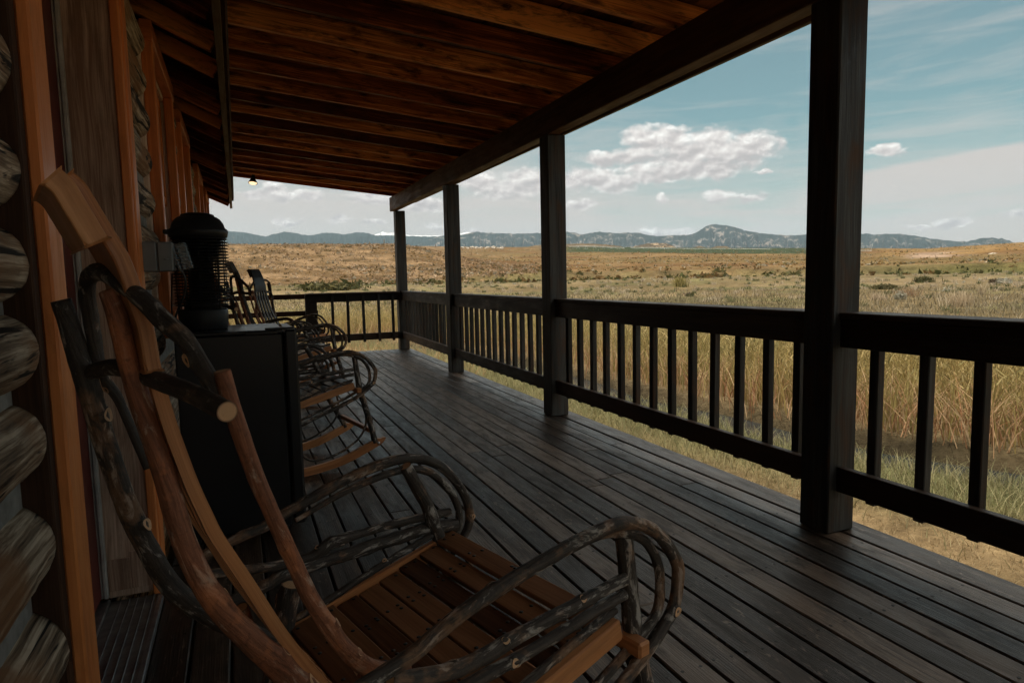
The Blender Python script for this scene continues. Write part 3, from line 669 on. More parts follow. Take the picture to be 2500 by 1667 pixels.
    # rockers
    rk = [(.275, .150), (.25, .121), (.205, .099), (.136, .072), (.06, .045), (-.004, .027), (-.123, .008), (-.231, 0.0), (-.34, .003), (-.45, .018), (-.56, .045), (-.66, .082), (-.70, .10)]
    rk = dense(rk)
    for s in (1, -1):
        mb = MB(); b = len(mb.v); n_ = len(rk); D = 0; r = (random.random(), random.random())
        for i, (u, z) in enumerate(rk):
            a = rk[max(0, i - 1)]; c = rk[min(n_ - 1, i + 1)]; t = Vector((c[0] - a[0], 0, c[1] - a[1])).normalized(); nr = Vector((t.z, 0, -t.x))
            if nr.z < 0: nr = -nr
            h = .046 * min(1, .15 + i / 6) * (1 if i < n_ - 6 else .4 + .1 * (n_ - i))
            for (v, hh) in ((s * .252, 0), (s * .276, 0), (s * .276, h), (s * .252, h)): mb.v.append((None, Vector((u, -v, z)) + nr * hh))
        for i in range(n_ - 1):
            for j in range(4):
                k = (j + 1) % 4; q = [b + i * 4 + j, b + i * 4 + k, b + i * 4 + 4 + k, b + i * 4 + 4 + j]
                vv = [0, .05, .1, .15][j]; mb.face(q, [(i * .03, vv), (i * .03, vv + .04), (i * .03 + .03, vv + .04), (i * .03 + .03, vv)], r)
        mb.face([b, b + 1, b + 2, b + 3], [(0, 0)] * 4, r); mb.face([b + (n_ - 1) * 4 + j for j in (3, 2, 1, 0)], [(0, 0)] * 4, r)
        rkr = mb.build('rocker', M['pale'], root)
        mb = MB(); mb.lathe([(0, 0), (.009, 0), (.008, .005), (0, .006)], seg=12); bo = mb.build('bolt', M['bolt'], rkr)
        bo.rotation_euler = (R(90), 0, 0); bo.location = (.225, -s * .2765 if s > 0 else -s * .2765, .125)
        if s < 0: bo.rotation_euler = (R(-90), 0, 0)
    return root
chair = make_chair()
CG = 'rustic bent branch rocking chairs in a row along the cabin wall'
spots = [((.423, 1.167), 15.5, 1.0, 'nearest bent branch rocking chair with pale back slats, filling the lower left foreground'),
         ((.462, 4.117), 10.9, 1.0, 'bent branch rocking chair directly behind the black fridge, rockers on the deck'),
         ((.61, 6.30), 10.5, 1.04, 'bent branch rocking chair third from the viewer, between two other rockers'),
         ((.66, 7.9), -44, 1.02, 'farthest rocking chair, turned so the slatted front of its back shows')]
for i, ((x, y), a, s, lab) in enumerate(spots):
    o = chair if i == 0 else copy_tree(chair)
    o.location = (x, y, 0.001); o.rotation_euler = (0, 0, R(a)); o.scale = (s, s, s); tag(o, lab, 'rocking chair', CG)
    if i:
        for ch in o.children:
            kd = ch.name.split('.')[0]
            if kd == 'seat_slat' or (i > 1 and kd in ('back_slat', 'head_plank', 'headrest')):
                ch.material_slots[0].link = 'OBJECT'; ch.material_slots[0].material = M['aged']

# ------------------------------------------------------------------ lamp under the far joist
lp = tag(empty('flood_lamp', (.30, 10.08, 2.60)), 'lit reflector bulb hanging from the far end of the porch ceiling', 'lamp')
tilt = Matrix.Rotation(R(6), 4, 'Y') @ Matrix.Rotation(R(-14), 4, 'X')
lp.matrix_world = Matrix.Translation((.30, 10.08, 2.63)) @ tilt @ Matrix.Scale(1.05, 4)
mb = MB(); mb.lathe([(0, .045), (.04, .045), (.04, .03), (.02, .02), (.02, -.03), (.026, -.035), (.028, -.06)], seg=24); mb.build('socket', M['blackp'], lp)
mb = MB(); mb.lathe([(.026, -.055), (.034, -.075), (.055, -.112), (.060, -.125), (.056, -.127), (.05, -.115), (.02, -.07)], seg=28); mb.build('reflector', M['blackp'], lp)
mb = MB(); mb.lathe([(0, -.105), (.02, -.104), (.048, -.112), (.054, -.120), (.04, -.134), (0, -.14)][::-1], seg=28); mb.build('bulb', M['bulb'], lp)
L = bpy.data.lights.new('lamp_light', 'SPOT'); L.energy = 6; L.color = (1, .6, .28); L.spot_size = R(120); L.shadow_soft_size = .04
lo = bpy.data.objects.new('lamp_light', L); COL.objects.link(lo); lo.parent = lp; lo.location = (0, 0, -.16)

# ------------------------------------------------------------------ terrain
def smooth(a, b, x): t = np.clip((x - a) / (b - a), 0, 1); return t * t * (3 - 2 * t)
def vnoise(x, y, seed=0):
    """value noise, vectorised"""
    xi = np.floor(x).astype(np.int64); yi = np.floor(y).astype(np.int64); xf = x - xi; yf = y - yi
    def h(a, b):
        n = (a * 374761393 + b * 668265263 + seed * 1442695041) & 0x7fffffff
        n = ((n ^ (n >> 13)) * 1274126177) & 0x7fffffff
        return ((n ^ (n >> 16)) & 0xffff) / 65535.0
    u = xf * xf * (3 - 2 * xf); v = yf * yf * (3 - 2 * yf)
    return (h(xi, yi) * (1 - u) + h(xi + 1, yi) * u) * (1 - v) + (h(xi, yi + 1) * (1 - u) + h(xi + 1, yi + 1) * u) * v
def fbm(x, y, seed=0, o=4):
    s = 0; a = .5; t = 0
    for k in range(o): s = s + a * vnoise(x, y, seed + k * 17); t += a; x = x * 2.03 + 11.3; y = y * 2.03 + 5.7; a *= .5
    return s / t
CREEK = np.array([(9.5, -8), (7.6, -2), (6.6, 1.5), (5.9, 3.7), (5.45, 5.3), (5.25, 7.7), (5.2, 11), (5.0, 14.5), (4.0, 18.0), (1.0, 21), (-4, 23), (-14, 25)], float)
def creek_d(x, y):
    best = np.full(np.shape(x), 1e9); side = np.zeros(np.shape(x))
    for a, b in zip(CREEK, CREEK[1:]):
        d = b - a; L = d @ d; t = np.clip(((x - a[0]) * d[0] + (y - a[1]) * d[1]) / L, 0, 1)
        px = a[0] + t * d[0]; py = a[1] + t * d[1]; q = np.hypot(x - px, y - py)
        s = (x - px) * d[1] - (y - py) * d[0]
        m = q < best; best = np.where(m, q, best); side = np.where(m, np.sign(s), side)
    return best * side          # positive on the far side
EA = [-60, -30, 0, 12, 20, 30, 40, 47, 55, 62, 75, 120]; EV = [3.0, 3.0, 3.02, 2.98, 2.72, 2.52, 2.12, 1.86, 1.50, 1.75, 1.9, 2.2]
def zt(x, y):
    x = np.asarray(x, float); y = np.asarray(y, float)
    r = np.hypot(x, y) + 1e-6; az = np.degrees(np.arctan2(x, y))
    E = np.interp(az, EA, EV)
    base = -.6 + .25 * smooth(12, 60, r) + .95 * smooth(55, 95, r) + .10 * (fbm(x * .15, y * .15, 3) - .5) * smooth(6, 20, r) + .5 * (fbm(x * .03, y * .03, 5) - .5) * smooth(25, 70, r)
    z95 = .65
    # left: one steep scrubby bank; right: small cut bank then a long rolling rise
    lt = 1 - smooth(12, 24, az)
    n1 = fbm(x * .02, y * .02, 9) - .5; n2 = fbm(x * .07, y * .07, 12) - .5
    tl = smooth(95, 195, r) ** .8; zl = z95 + (1.1 + 195 * np.tan(np.radians(E)) - z95) * tl + n2 * 2.2 * tl * (1 - tl) * 4
    zl = np.where(r > 195, 1.1 + r * np.tan(np.radians(E - .10 * smooth(195, 260, r))), zl)
    a0 = .35; t = np.clip(np.log(r / 97) / np.log(900 / 97), 0, 1)
    ang = a0 + (E - a0) * t + n1 * 1.3 * t * (1 - t) * 2
    zr = 1.1 + r * np.tan(np.radians(ang)) + n2 * 1.2 * smooth(97, 140, r)
    far = np.where(r > 95, lt * zl + (1 - lt) * zr, base)
    z = np.where(r > 93, base * (1 - smooth(93, 97, r)) + far * smooth(93, 97, r), base)
    zend = 1.1 + 900 * np.tan(np.radians(E)); z = np.where(r > 900, zend - (r - 900) * .012, z)
    cd = creek_d(x, y); z = z - .32 * (1 - smooth(.2, .62, np.abs(cd + .1 * np.sin(y * 1.7))))
    z = np.where((x < 2.6) & (x > -8) & (y < 10.6) & (y > -6), np.minimum(z, -.6), z)
    return z
def tint(x, y, z):
    r = np.hypot(x, y) + 1e-6; az = np.degrees(np.arctan2(x, y)); el = np.degrees(np.arctan2(z - 1.1, r)); E = np.interp(az, EA, EV)
    A = lambda *c: np.array(c)[None, :]
    f1 = fbm(x * .05, y * .05, 21)[:, None]; f2 = fbm(x * .25, y * .25, 31)[:, None]; f3 = fbm(x * .012, y * .02, 41)[:, None]
    mead = A(.145, .112, .060) * (1 - smooth(.4, .6, f1)) + A(.19, .148, .088) * smooth(.4, .6, f1)
    mead = mead * (1 - .55 * smooth(.5, .7, f2)) + A(.13, .135, .062) * .55 * smooth(.5, .7, f2)
    brown = A(.125, .07, .03) * (1 - smooth(.4, .62, f1)) + A(.175, .118, .058) * smooth(.4, .62, f1)
    brown = brown * (1 - .6 * smooth(.48, .62, f3)) + A(.14, .105, .045) * .6 * smooth(.48, .62, f3)
    straw = A(.205, .14, .082) * (1 - smooth(.42, .6, f2)) + A(.12, .078, .038) * smooth(.42, .6, f2)
    lt = (1 - smooth(14, 24, az))[:, None]
    hill = straw * lt + brown * (1 - lt)
    c = mead * (1 - smooth(90, 102, r))[:, None] + hill * smooth(90, 102, r)[:, None]
    gb = (np.exp(-((r - 92) / 5.0) ** 2) * smooth(.35, .6, fbm(x * .06, y * .06, 77)))[:, None]
    c = c * (1 - .8 * gb) + A(.075, .085, .03) * .8 * gb
    field = (smooth(.50, .42, E - el) * smooth(23, 27, az) * (1 - smooth(49, 51.5, az)) * smooth(250, 300, r))[:, None] if False else ((1 - smooth(.42, .50, E - el)) * smooth(24, 29, az) * (1 - smooth(49, 51.5, az)) * smooth(250, 300, r))[:, None]
    c = c * (1 - field) + A(.035, .05, .022) * field
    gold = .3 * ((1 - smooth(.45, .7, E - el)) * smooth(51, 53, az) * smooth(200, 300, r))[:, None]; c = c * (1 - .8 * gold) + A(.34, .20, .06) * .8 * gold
    sc1 = (np.exp(-((az - 55.3) / 1.7) ** 4 - ((el - 1.0) / .22) ** 4) * smooth(.38, .52, fbm(x * .03, y * .03, 55, 5)) * smooth(150, 250, r))[:, None]
    c = c * (1 - sc1) + A(.29, .215, .17) * sc1
    near = (1 - smooth(4.9, 6.2, r - np.maximum(0, y - 5) * 1.0))[:, None]
    cd = creek_d(x, y)
    nearc = A(.26, .19, .11)
    inner = ((cd < 0) & (r < 30)).astype(float)[:, None]
    gr = smooth(-2.2, -1.0, cd)[:, None]
    cc = nearc * (1 - gr) + A(.17, .17, .08) * gr
    c = c * (1 - inner) + cc * inner
    bed = (1 - smooth(.4, .8, np.abs(cd)))[:, None]; c = c * (1 - bed) + A(.05, .04, .025) * bed
    return np.clip(c, 0, 1)
azs = np.concatenate([np.arange(-180, -30, 6), np.arange(-30, -6, 1.0), np.arange(-6, 72, .22), np.arange(72, 180, 6)]); azs = np.append(azs, 180)
rs = np.concatenate([[.01], np.geomspace(1.2, 90, 130), np.linspace(90.8, 200, 95), np.geomspace(203, 900, 110), np.geomspace(930, 9000, 12)])
AZ, RR = np.meshgrid(np.radians(azs), rs, indexing='ij'); X = RR * np.sin(AZ); Y = RR * np.cos(AZ)
Z = zt(X.ravel(), Y.ravel()); V = np.stack([X.ravel(), Y.ravel(), Z], 1); nr_ = len(rs); na = len(azs)
i, j = np.meshgrid(np.arange(na - 1), np.arange(nr_ - 1), indexing='ij'); b = (i * nr_ + j).ravel()
Fq = np.stack([b, b + 1, b + nr_ + 1, b + nr_], 1)[:, ::-1]
g = NT('ground_cover', .95, .1)
at = g.n('ShaderNodeAttribute', attribute_name='col').outputs['Color']; gp = g.n('ShaderNodeTexCoord').outputs['Object']
n0 = noisen(g, gp, 9, 6, .7); n1 = noisen(g, gp, 1.1, 5, .65); n2 = noisen(g, mapv(g, gp, (.11, .11, .5)), 1, 6, .68)
c = mixc(g, 1.0, at, ramp(g, n0, [(.3, (.55, .52, .48)), (.7, (1.4, 1.4, 1.36))]), 'MULTIPLY')
c = mixc(g, 1.0, c, ramp(g, n1, [(.32, (.6, .6, .56)), (.68, (1.3, 1.28, 1.24))]), 'MULTIPLY')
c = mixc(g, 1.0, c, ramp(g, n2, [(.32, (.62, .62, .58)), (.68, (1.32, 1.28, 1.24))]), 'MULTIPLY')
g.link(c, g.b.inputs['Base Color']); bump(g, mathn(g, 'ADD', n0, mathn(g, 'MULTIPLY', n1, 4)), .8, .12)
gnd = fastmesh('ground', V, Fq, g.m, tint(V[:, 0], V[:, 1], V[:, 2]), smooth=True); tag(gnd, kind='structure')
# creek
pc = []
for k in range(len(CREEK) - 1):
    for t in np.linspace(0, 1, 8, endpoint=False): pc.append(CREEK[k] * (1 - t) + CREEK[k + 1] * t)
pc = np.array(pc + [CREEK[-1]]); dv = np.gradient(pc, axis=0); dv /= np.linalg.norm(dv, axis=1)[:, None]; nv = np.stack([dv[:, 1], -dv[:, 0]], 1)
Vc = np.concatenate([np.c_[pc - nv * .62, np.full(len(pc), -.76)], np.c_[pc + nv * .62, np.full(len(pc), -.76)]]); n_ = len(pc)
Fc = np.array([(k, k + 1, n_ + k + 1, n_ + k) for k in range(n_ - 1)])
g = NT('creek_water', .06, .5); g.b.inputs['Base Color'].default_value = (.02, .025, .028, 1); gp = g.n('ShaderNodeTexCoord').outputs['Object']; bump(g, noisen(g, mapv(g, gp, (6, 14, 1)), 1.5, 3, .5), .25, .02)
tag(fastmesh('creek', Vc, Fc, g.m), kind='structure')

# ------------------------------------------------------------------ grasses
def grass_mat(name, rough=.8):
    g = NT(name, rough, .15); at = g.n('ShaderNodeAttribute', attribute_name='col').outputs['Color']
    g.link(at, g.b.inputs['Base Color']); tr = g.n('ShaderNodeBsdfTranslucent'); g.link(at, tr.inputs[0]); mx = g.n('ShaderNodeMixShader'); mx.inputs[0].default_value = .3
    g.link(g.b.outputs[0], mx.inputs[1]); g.link(tr.outputs[0], mx.inputs[2]); out = [n for n in g.t.nodes if n.type == 'OUTPUT_MATERIAL'][0]; g.link(mx.outputs[0], out.inputs[0]); return g.m
MG = grass_mat('grass_blades')
def blades(name, x, y, h, w, lean, colA, colB, seg=2, z=None, curve=.35, build=True):
    n = len(x); z = zt(x, y) if z is None else z
    a = rng.uniform(0, 2 * np.pi, n); la = rng.uniform(0, 2 * np.pi, n); L = lean * rng.uniform(.2, 1, n) * h
    px, py = np.cos(a) * w / 2, np.sin(a) * w / 2; V = []; C = []
    mix = rng.uniform(0, 1, n)[:, None]; base = np.array(colA)[None] * (1 - mix) + np.array(colB)[None] * mix if np.ndim(colA) == 1 else colA * (1 - mix) + colB * mix
    base = base * rng.uniform(.7, 1.25, n)[:, None]
    for k in range(seg + 1):
        t = k / seg; ww = (1 - t) ** .6 if k < seg else 0
        cx = x + np.cos(la) * L * t ** 1.7; cy_ = y + np.sin(la) * L * t ** 1.7; cz = z - .02 + h * t * (1 - .15 * t)
        if k < seg: V += [np.stack([cx - px * ww, cy_ - py * ww, cz], 1), np.stack([cx + px * ww, cy_ + py * ww, cz], 1)]; C += [base, base]
        else: V += [np.stack([cx, cy_, cz], 1)]; C += [base]
    m = len(V); VV = np.stack(V, 1).reshape(-1, 3); CC = np.stack(C, 1).reshape(-1, 3); b = (np.arange(n) * m)[:, None]; T = []
    for k in range(seg - 1): o = 2 * k; T += [b + np.array([[o, o + 1, o + 3]]), b + np.array([[o, o + 3, o + 2]])]
    o = 2 * (seg - 1); T += [b + np.array([[o, o + 1, o + 2]])]
    T = np.concatenate(T)
    if not build: return VV, T, CC
    return fastmesh(name, VV, T, MG, CC)
def merge(name, parts, mat=None):
    V = []; T = []; C = []; o = 0
    for v, t, c in parts: V.append(v); T.append(t + o); C.append(c); o += len(v)
    return fastmesh(name, np.concatenate(V), np.concatenate(T), mat or MG, np.concatenate(C))
# dry straw lawn beside the deck, greener towards the creek
n = 110000; x = rng.uniform(2.5, 7.0, n); y = rng.uniform(-2.5, 24, n); cd = creek_d(x, y); kp = (cd < -.3) & (rng.uniform(0, 1, n) < np.clip(8.5 / (np.hypot(x, y)), .25, 1)); x, y, cd = x[kp], y[kp], cd[kp]
gq = smooth(-2.3, -1.2, cd + rng.normal(0, .25, len(x)))[:, None]
cA = np.array([.47, .37, .22]) * (1 - gq) + np.array([.20, .21, .10]) * gq; cB = np.array([.30, .20, .10]) * (1 - gq) + np.array([.36, .31, .17]) * gq
h = rng.uniform(.03, .09, len(x)) * (1 + 1.9 * gq[:, 0]); p1 = blades('', x, y, h, .006 + .002 * gq[:, 0], .9, cA, cB, 2, build=False)
n = 9000; x = rng.uniform(-5, 5.0, n); y = rng.uniform(10.6, 21, n); cd = creek_d(x, y); kp = cd < -.7; x, y = x[kp], y[kp]
p2 = blades('', x, y, rng.uniform(.1, .32, len(x)), .014, .9, (.42, .29, .15), (.28, .17, .08), 2, build=False)
tag(merge('lawn_grass', [p1, p2]), 'short straw coloured grass turning green toward the creek', 'grass', kind='stuff')
# reeds on the far bank
def band(n, d0, d1, ymin=-7):
    t = rng.uniform(0, len(pc) - 1.001, n); k = t.astype(int); f = (t - k)[:, None]; c = pc[k] * (1 - f) + pc[k + 1] * f; nn = nv[k]; d = rng.uniform(d0, d1, n)
    q = c + nn * d[:, None]; return q[:, 0], q[:, 1], d
x, y, d = band(24000, .62, 6.4); cl = vnoise(x * 1.3, y * 1.3, 91); kp = cl + rng.uniform(-.35, .35, len(x)) > .3; x, y, d = x[kp], y[kp], d[kp]
cl = fbm(x * .8, y * .8, 5)[:, None]; hgt = rng.uniform(.65, 1.12, len(x)) * (.85 + .3 * fbm(x * .4, y * .4, 8)) * np.clip(.55 + .35 * d, .6, 1) * np.clip(1.25 - .12 * d, .5, 1)
cA = np.array([.42, .30, .12]) * smooth(.35, .65, cl) + np.array([.23, .20, .075]) * (1 - smooth(.35, .65, cl)); cB = np.array([.30, .24, .09]) * np.ones((len(x), 1))
r1 = blades('', x, y, hgt, rng.uniform(.008, .022, len(x)), rng.uniform(.15, .75, len(x)), cA, cB, 4, build=False)
x, y, d = band(4200, .5, 1.5); r2_ = blades('', x, y, rng.uniform(.3, .85, len(x)), .012, .9, (.52, .38, .22), (.33, .16, .08), 3, build=False)
x, y, d = band(85000, .9, 6.0); zz = zt(x, y) + rng.uniform(.12, 1.0, len(x)) * np.clip(1.2 - .12 * d, .5, 1); kp = vnoise(x * 1.3, y * 1.3, 91) + rng.uniform(-.3, .3, len(x)) > .36; x, y, zz = x[kp], y[kp], zz[kp]
r3 = blades('', x, y, rng.uniform(.04, .15, len(x)), .015, 2.2, (.44, .33, .15), (.19, .17, .07), 2, z=zz, build=False)
tag(merge('reeds', [r1, r2_, r3]), 'tall golden green reeds along the far bank of the creek', 'reeds', kind='stuff')
# meadow tufts
n = 30000; r = np.sqrt(rng.uniform(9 ** 2, 60 ** 2, n)) * rng.uniform(.5, 1, n) + 3; a = np.radians(rng.uniform(-12, 70, n)); x = r * np.sin(a); y = r * np.cos(a); kp = creek_d(x, y) > 2.8; x, y, r = x[kp], y[kp], r[kp]
cl = fbm(x * .12, y * .12, 61)[:, None]; cA = np.array([.25, .20, .125]) * smooth(.4, .6, cl) + np.array([.14, .115, .058]) * (1 - smooth(.4, .6, cl)); cB = np.array([.20, .17, .105]) * np.ones((len(x), 1))
m1 = blades('', x, y, rng.uniform(.10, .30, len(x)) * (.6 + .8 * cl[:, 0]), .02 + r * .0007, .8, cA, cB, 2, build=False)
nt = 900; r = np.sqrt(rng.uniform(10 ** 2, 90 ** 2, nt)); a = np.radians(rng.uniform(-10, 68, nt)); tx = r * np.sin(a); ty = r * np.cos(a); kp = (creek_d(tx, ty) > 4); tx, ty, r = tx[kp], ty[kp], r[kp]
x = np.repeat(tx, 26); y = np.repeat(ty, 26); rr = np.repeat(r, 26); x = x + rng.normal(0, .13, len(x)); y = y + rng.normal(0, .13, len(x))
tc = np.repeat(rng.uniform(0, 1, len(tx)), 26)[:, None]; cA = np.array([.46, .38, .27]) * (tc > .45) + np.array([.13, .14, .065]) * (tc <= .45)
m2 = blades('', x, y, rng.uniform(.12, .42, len(x)), .012 + rr * .0006, .7, cA, cA * .8, 2, build=False)
tag(merge('meadow_grass', [m1, m2]), 'grey green meadow grass with dry tufts beyond the creek', 'grass', kind='stuff')
# low sagebrush on the banks: leaf clumps
def clumps(n, rmin, rmax, amin, amax, size, cols, leaves=14, flat=.6):
    r = np.sqrt(rng.uniform(rmin ** 2, rmax ** 2, n)); a = np.radians(rng.uniform(amin, amax, n)); x = r * np.sin(a); y = r * np.cos(a); dens = fbm(x * .03, y * .03, 19); kp = dens + rng.uniform(-.25, .25, n) > .45; x, y = x[kp], y[kp]
    n = len(x); s = size * rng.uniform(.4, 1.5, n); z = zt(x, y); ci = rng.integers(0, len(cols), n); cc = np.array(cols)[ci]
    X_ = np.repeat(x, leaves); Y_ = np.repeat(y, leaves); Z_ = np.repeat(z, leaves); S = np.repeat(s, leaves); C = np.repeat(cc, leaves, 0) * rng.uniform(.6, 1.35, n * leaves)[:, None]
    d = rng.normal(0, 1, (n * leaves, 3)); d /= np.linalg.norm(d, axis=1)[:, None]; d[:, 2] = np.abs(d[:, 2]) * flat
    P = np.stack([X_, Y_, Z_], 1) + d * S[:, None] * rng.uniform(.3, 1, n * leaves)[:, None]
    V = [P + rng.normal(0, .33, P.shape) * S[:, None] for _ in range(3)]; VV = np.stack(V, 1).reshape(-1, 3); T = np.arange(len(VV)).reshape(-1, 3); return VV, T, np.repeat(C, 3, 0)
br_ = [(.34, .24, .15), (.26, .17, .09), (.17, .11, .045), (.10, .075, .03), (.26, .23, .17), (.42, .31, .21), (.30, .2, .12)]
dk = [(.30, .19, .09), (.22, .14, .05), (.09, .07, .03), (.34, .30, .22), (.13, .12, .05)]
s1 = clumps(9000, 93, 205, -8, 25, .38, br_, 8); s2 = clumps(4500, 95, 330, 20, 70, .42, dk, 8); s3 = clumps(480, 86, 97, -5, 70, .55, [(.07, .075, .025), (.10, .09, .035), (.16, .10, .04)], 16, .5)
s4 = clumps(260, 25, 93, -5, 70, .22, [(.12, .12, .06), (.36, .34, .27), (.26, .22, .13), (.09, .09, .04)], 26); s5 = clumps(5000, 330, 880, 18, 70, .9, dk, 5, .4)
tag(merge('scrub', [s1, s2, s3, s4, s5]), 'low sagebrush and dry scrub covering the banks and rangeland', 'scrub', kind='stuff')

# ------------------------------------------------------------------ single plants and objects on the range
def at_el(azd, eld, rmax=800, rmin=12):
    a = math.radians(azd)
    rr = np.linspace(rmin, rmax, 6000); z = zt(rr * math.sin(a), rr * math.cos(a)); el = np.degrees(np.arctan2(z - 1.1, rr)); k = np.argmax(el >= eld) if (el >= eld).any() else np.argmax(el)
    return rr[k] * math.sin(a), rr[k] * math.cos(a), z[k], rr[k]
def plant(name, azd, eld, height, spread, n, cA, cB, label, cat, w=.03, lean=.5, group=None, leafy=False):
    x, y, z, r = at_el(azd, eld); parts = []
    px = rng.normal(0, spread * .25, n); py = rng.normal(0, spread * .25, n)
    v, t, c = blades('', px, py, height * rng.uniform(.5, 1, n), w, lean, cA, cB, 3, z=np.zeros(n), build=False); parts.append((v, t, c))
    if leafy:
        m = n * 3; d = rng.normal(0, 1, (m, 3)); d /= np.linalg.norm(d, axis=1)[:, None]; d[:, 2] = np.abs(d[:, 2])
        P = d * np.array([spread * .6, spread * .6, height * .8]) * rng.uniform(.3, 1, m)[:, None]; V = np.stack([P + rng.normal(0, w * 1.3, P.shape) for _ in range(3)], 1).reshape(-1, 3)
        mx_ = rng.uniform(0, 1, m)[:, None]; C = np.repeat((np.array(cA) * mx_ + np.array(cB) * (1 - mx_)) * rng.uniform(.6, 1.3, m)[:, None], 3, 0); parts.append((V, np.arange(len(V)).reshape(-1, 3), C))
    o = merge(name, parts); o.location = (x, y, z); tag(o, label, cat, group); return o
plant('yucca', 37.15, -1.05, 1.35, 1.1, 240, (.20, .17, .05), (.34, .28, .12), 'spiky upright yucca clump alone in the middle of the meadow', 'yucca', .07, .45)
plant('shrub', 54.84, -.98, .75, 1.5, 120, (.05, .055, .02), (.10, .09, .035), 'small rounded dark green shrub in the meadow right of the closest post', 'shrub', .06, .6, leafy=True)
plant('bunch_grass', 57.14, -2.75, .95, 1.0, 160, (.55, .45, .32), (.38, .29, .18), 'tall pale dry bunch grass standing in the right part of the meadow', 'bunch grass', .03, .55)
plant('bunch_grass', 58.4, -1.9, .85, .5, 60, (.50, .41, .29), (.36, .28, .17), 'slender pale bunch grass just behind the tall clump at the right', 'bunch grass', .03, .35)
plant('bunch_grass', 53.9, -2.0, .75, 1.4, 130, (.40, .29, .19), (.22, .13, .07), 'brownish dry bunch grass next to the grey sage right of the closest post', 'bunch grass', .03, .5)
plant('sagebrush', 53.4, -2.25, .55, .5, 60, (.40, .38, .31), (.24, .22, .15), 'grey sagebrush sprig right of the closest post', 'sagebrush', .05, .4, leafy=True)
plant('bunch_grass', 51.9, -2.3, .6, 1.0, 110, (.50, .40, .29), (.34, .26, .17), 'pale bunch grass close against the right edge of the closest post', 'bunch grass', .03, .6)
plant('shrub', 52.3, -1.45, .45, 1.6, 110, (.06, .06, .025), (.12, .10, .045), 'low dark shrub patch between the closest post and the rounded shrub', 'shrub', .07, .6, leafy=True)
plant('sagebrush', 59.61, -1.1, .5, 1.2, 110, (.42, .40, .34), (.30, .28, .2), 'silvery sagebrush patch near the right edge of the meadow', 'sagebrush', .06, .5, leafy=True)
plant('shrub', 59.0, -1.1, .5, .5, 50, (.07, .05, .03), (.14, .10, .06), 'small upright brown shrub left of the silvery sagebrush', 'shrub', .05, .4, leafy=True)
plant('shrub', 37.8, -1.85, .35, .5, 50, (.14, .10, .07), (.20, .16, .11), 'tiny brown shrub below and right of the yucca', 'shrub', .04, .6, leafy=True)
plant('shrub', 7.2, -.62, .55, 6.5, 320, (.055, .06, .022), (.12, .10, .04), 'long low green shrub at the foot of the bank left of the corner post', 'shrub', .25, .5, leafy=True)
# fence posts
for k, (a, e, h) in enumerate([(34.6, 1.62, 1.3), (39.32, 1.30, 1.3), (43.53, 1.05, 1.2), (11.84, 2.98, 1.5), (10.61, 2.86, 1.3), (19.25, 2.0, 1.6), (16.2, 2.75, 1.2)]):
    x, y, z, r = at_el(a, e); mb = MB(); h = h * max(1, r / 260); mb.tube([(0, 0, -.2), (.02 * h, 0, h * .6), (.05 * h, 0, h)], .0004 * r + .02, 8, rough=.1, step=.3, caps=0)
    o = mb.build('fence_post', M['fascia']); o.location = (x, y, z)
    tag(o, ['thin weathered fence post on the rise, left of the other two by the green field', 'thin fence post on the rise in the middle between two others by the green field', 'thin fence post on the rise nearest the closest porch post', 'thin pole on top of the brown bank, right one left of the corner post', 'thin pole on top of the brown bank, left one left of the corner post', 'leaning pole on the bank just right of the third porch post', 'dead stick standing on the bank between corner and third porch posts'][k], 'fence post', 'posts standing along the far bank')
# rock pile on the rim
def rock(s, seed):
    import bmesh
    bm = bmesh.new(); bmesh.ops.create_icosphere(bm, subdivisions=3, radius=s)
    for v in bm.verts:
        q = v.co.normalized(); v.co *= .75 + .55 * noise.noise(q * 1.6 + Vector((seed, 0, 0))) + .2 * noise.noise(q * 5 + Vector((seed, 0, 0))); v.co.z *= .7
    me = bpy.data.meshes.new('boulder'); bm.to_mesh(me); bm.free(); me.materials.append(M['rock']); return me
M['rock'] = plain('pale_rock', (.50, .44, .36), .85, .2, var=.35, scale=1.5, bmp=.6)
for k, (a, e) in enumerate([(18.54, 2.66), (18.96, 2.6), (19.35, 2.62), (19.75, 2.6), (20.12, 2.62), (20.65, 2.58), (21.18, 2.6), (21.6, 2.56), (21.92, 2.52)]):
    x, y, z, r = at_el(a, e); s = r * .0032 * random.uniform(.7, 1.35)
    o = bpy.data.objects.new('boulder', rock(s, k * 3.7)); COL.objects.link(o); o.location = (x, y, z + s * .2); o.rotation_euler = (0, 0, k)
    tag(o, 'pale boulder in the rock pile on the rim between the second and third porch posts', 'boulder', 'boulders piled on the rim')
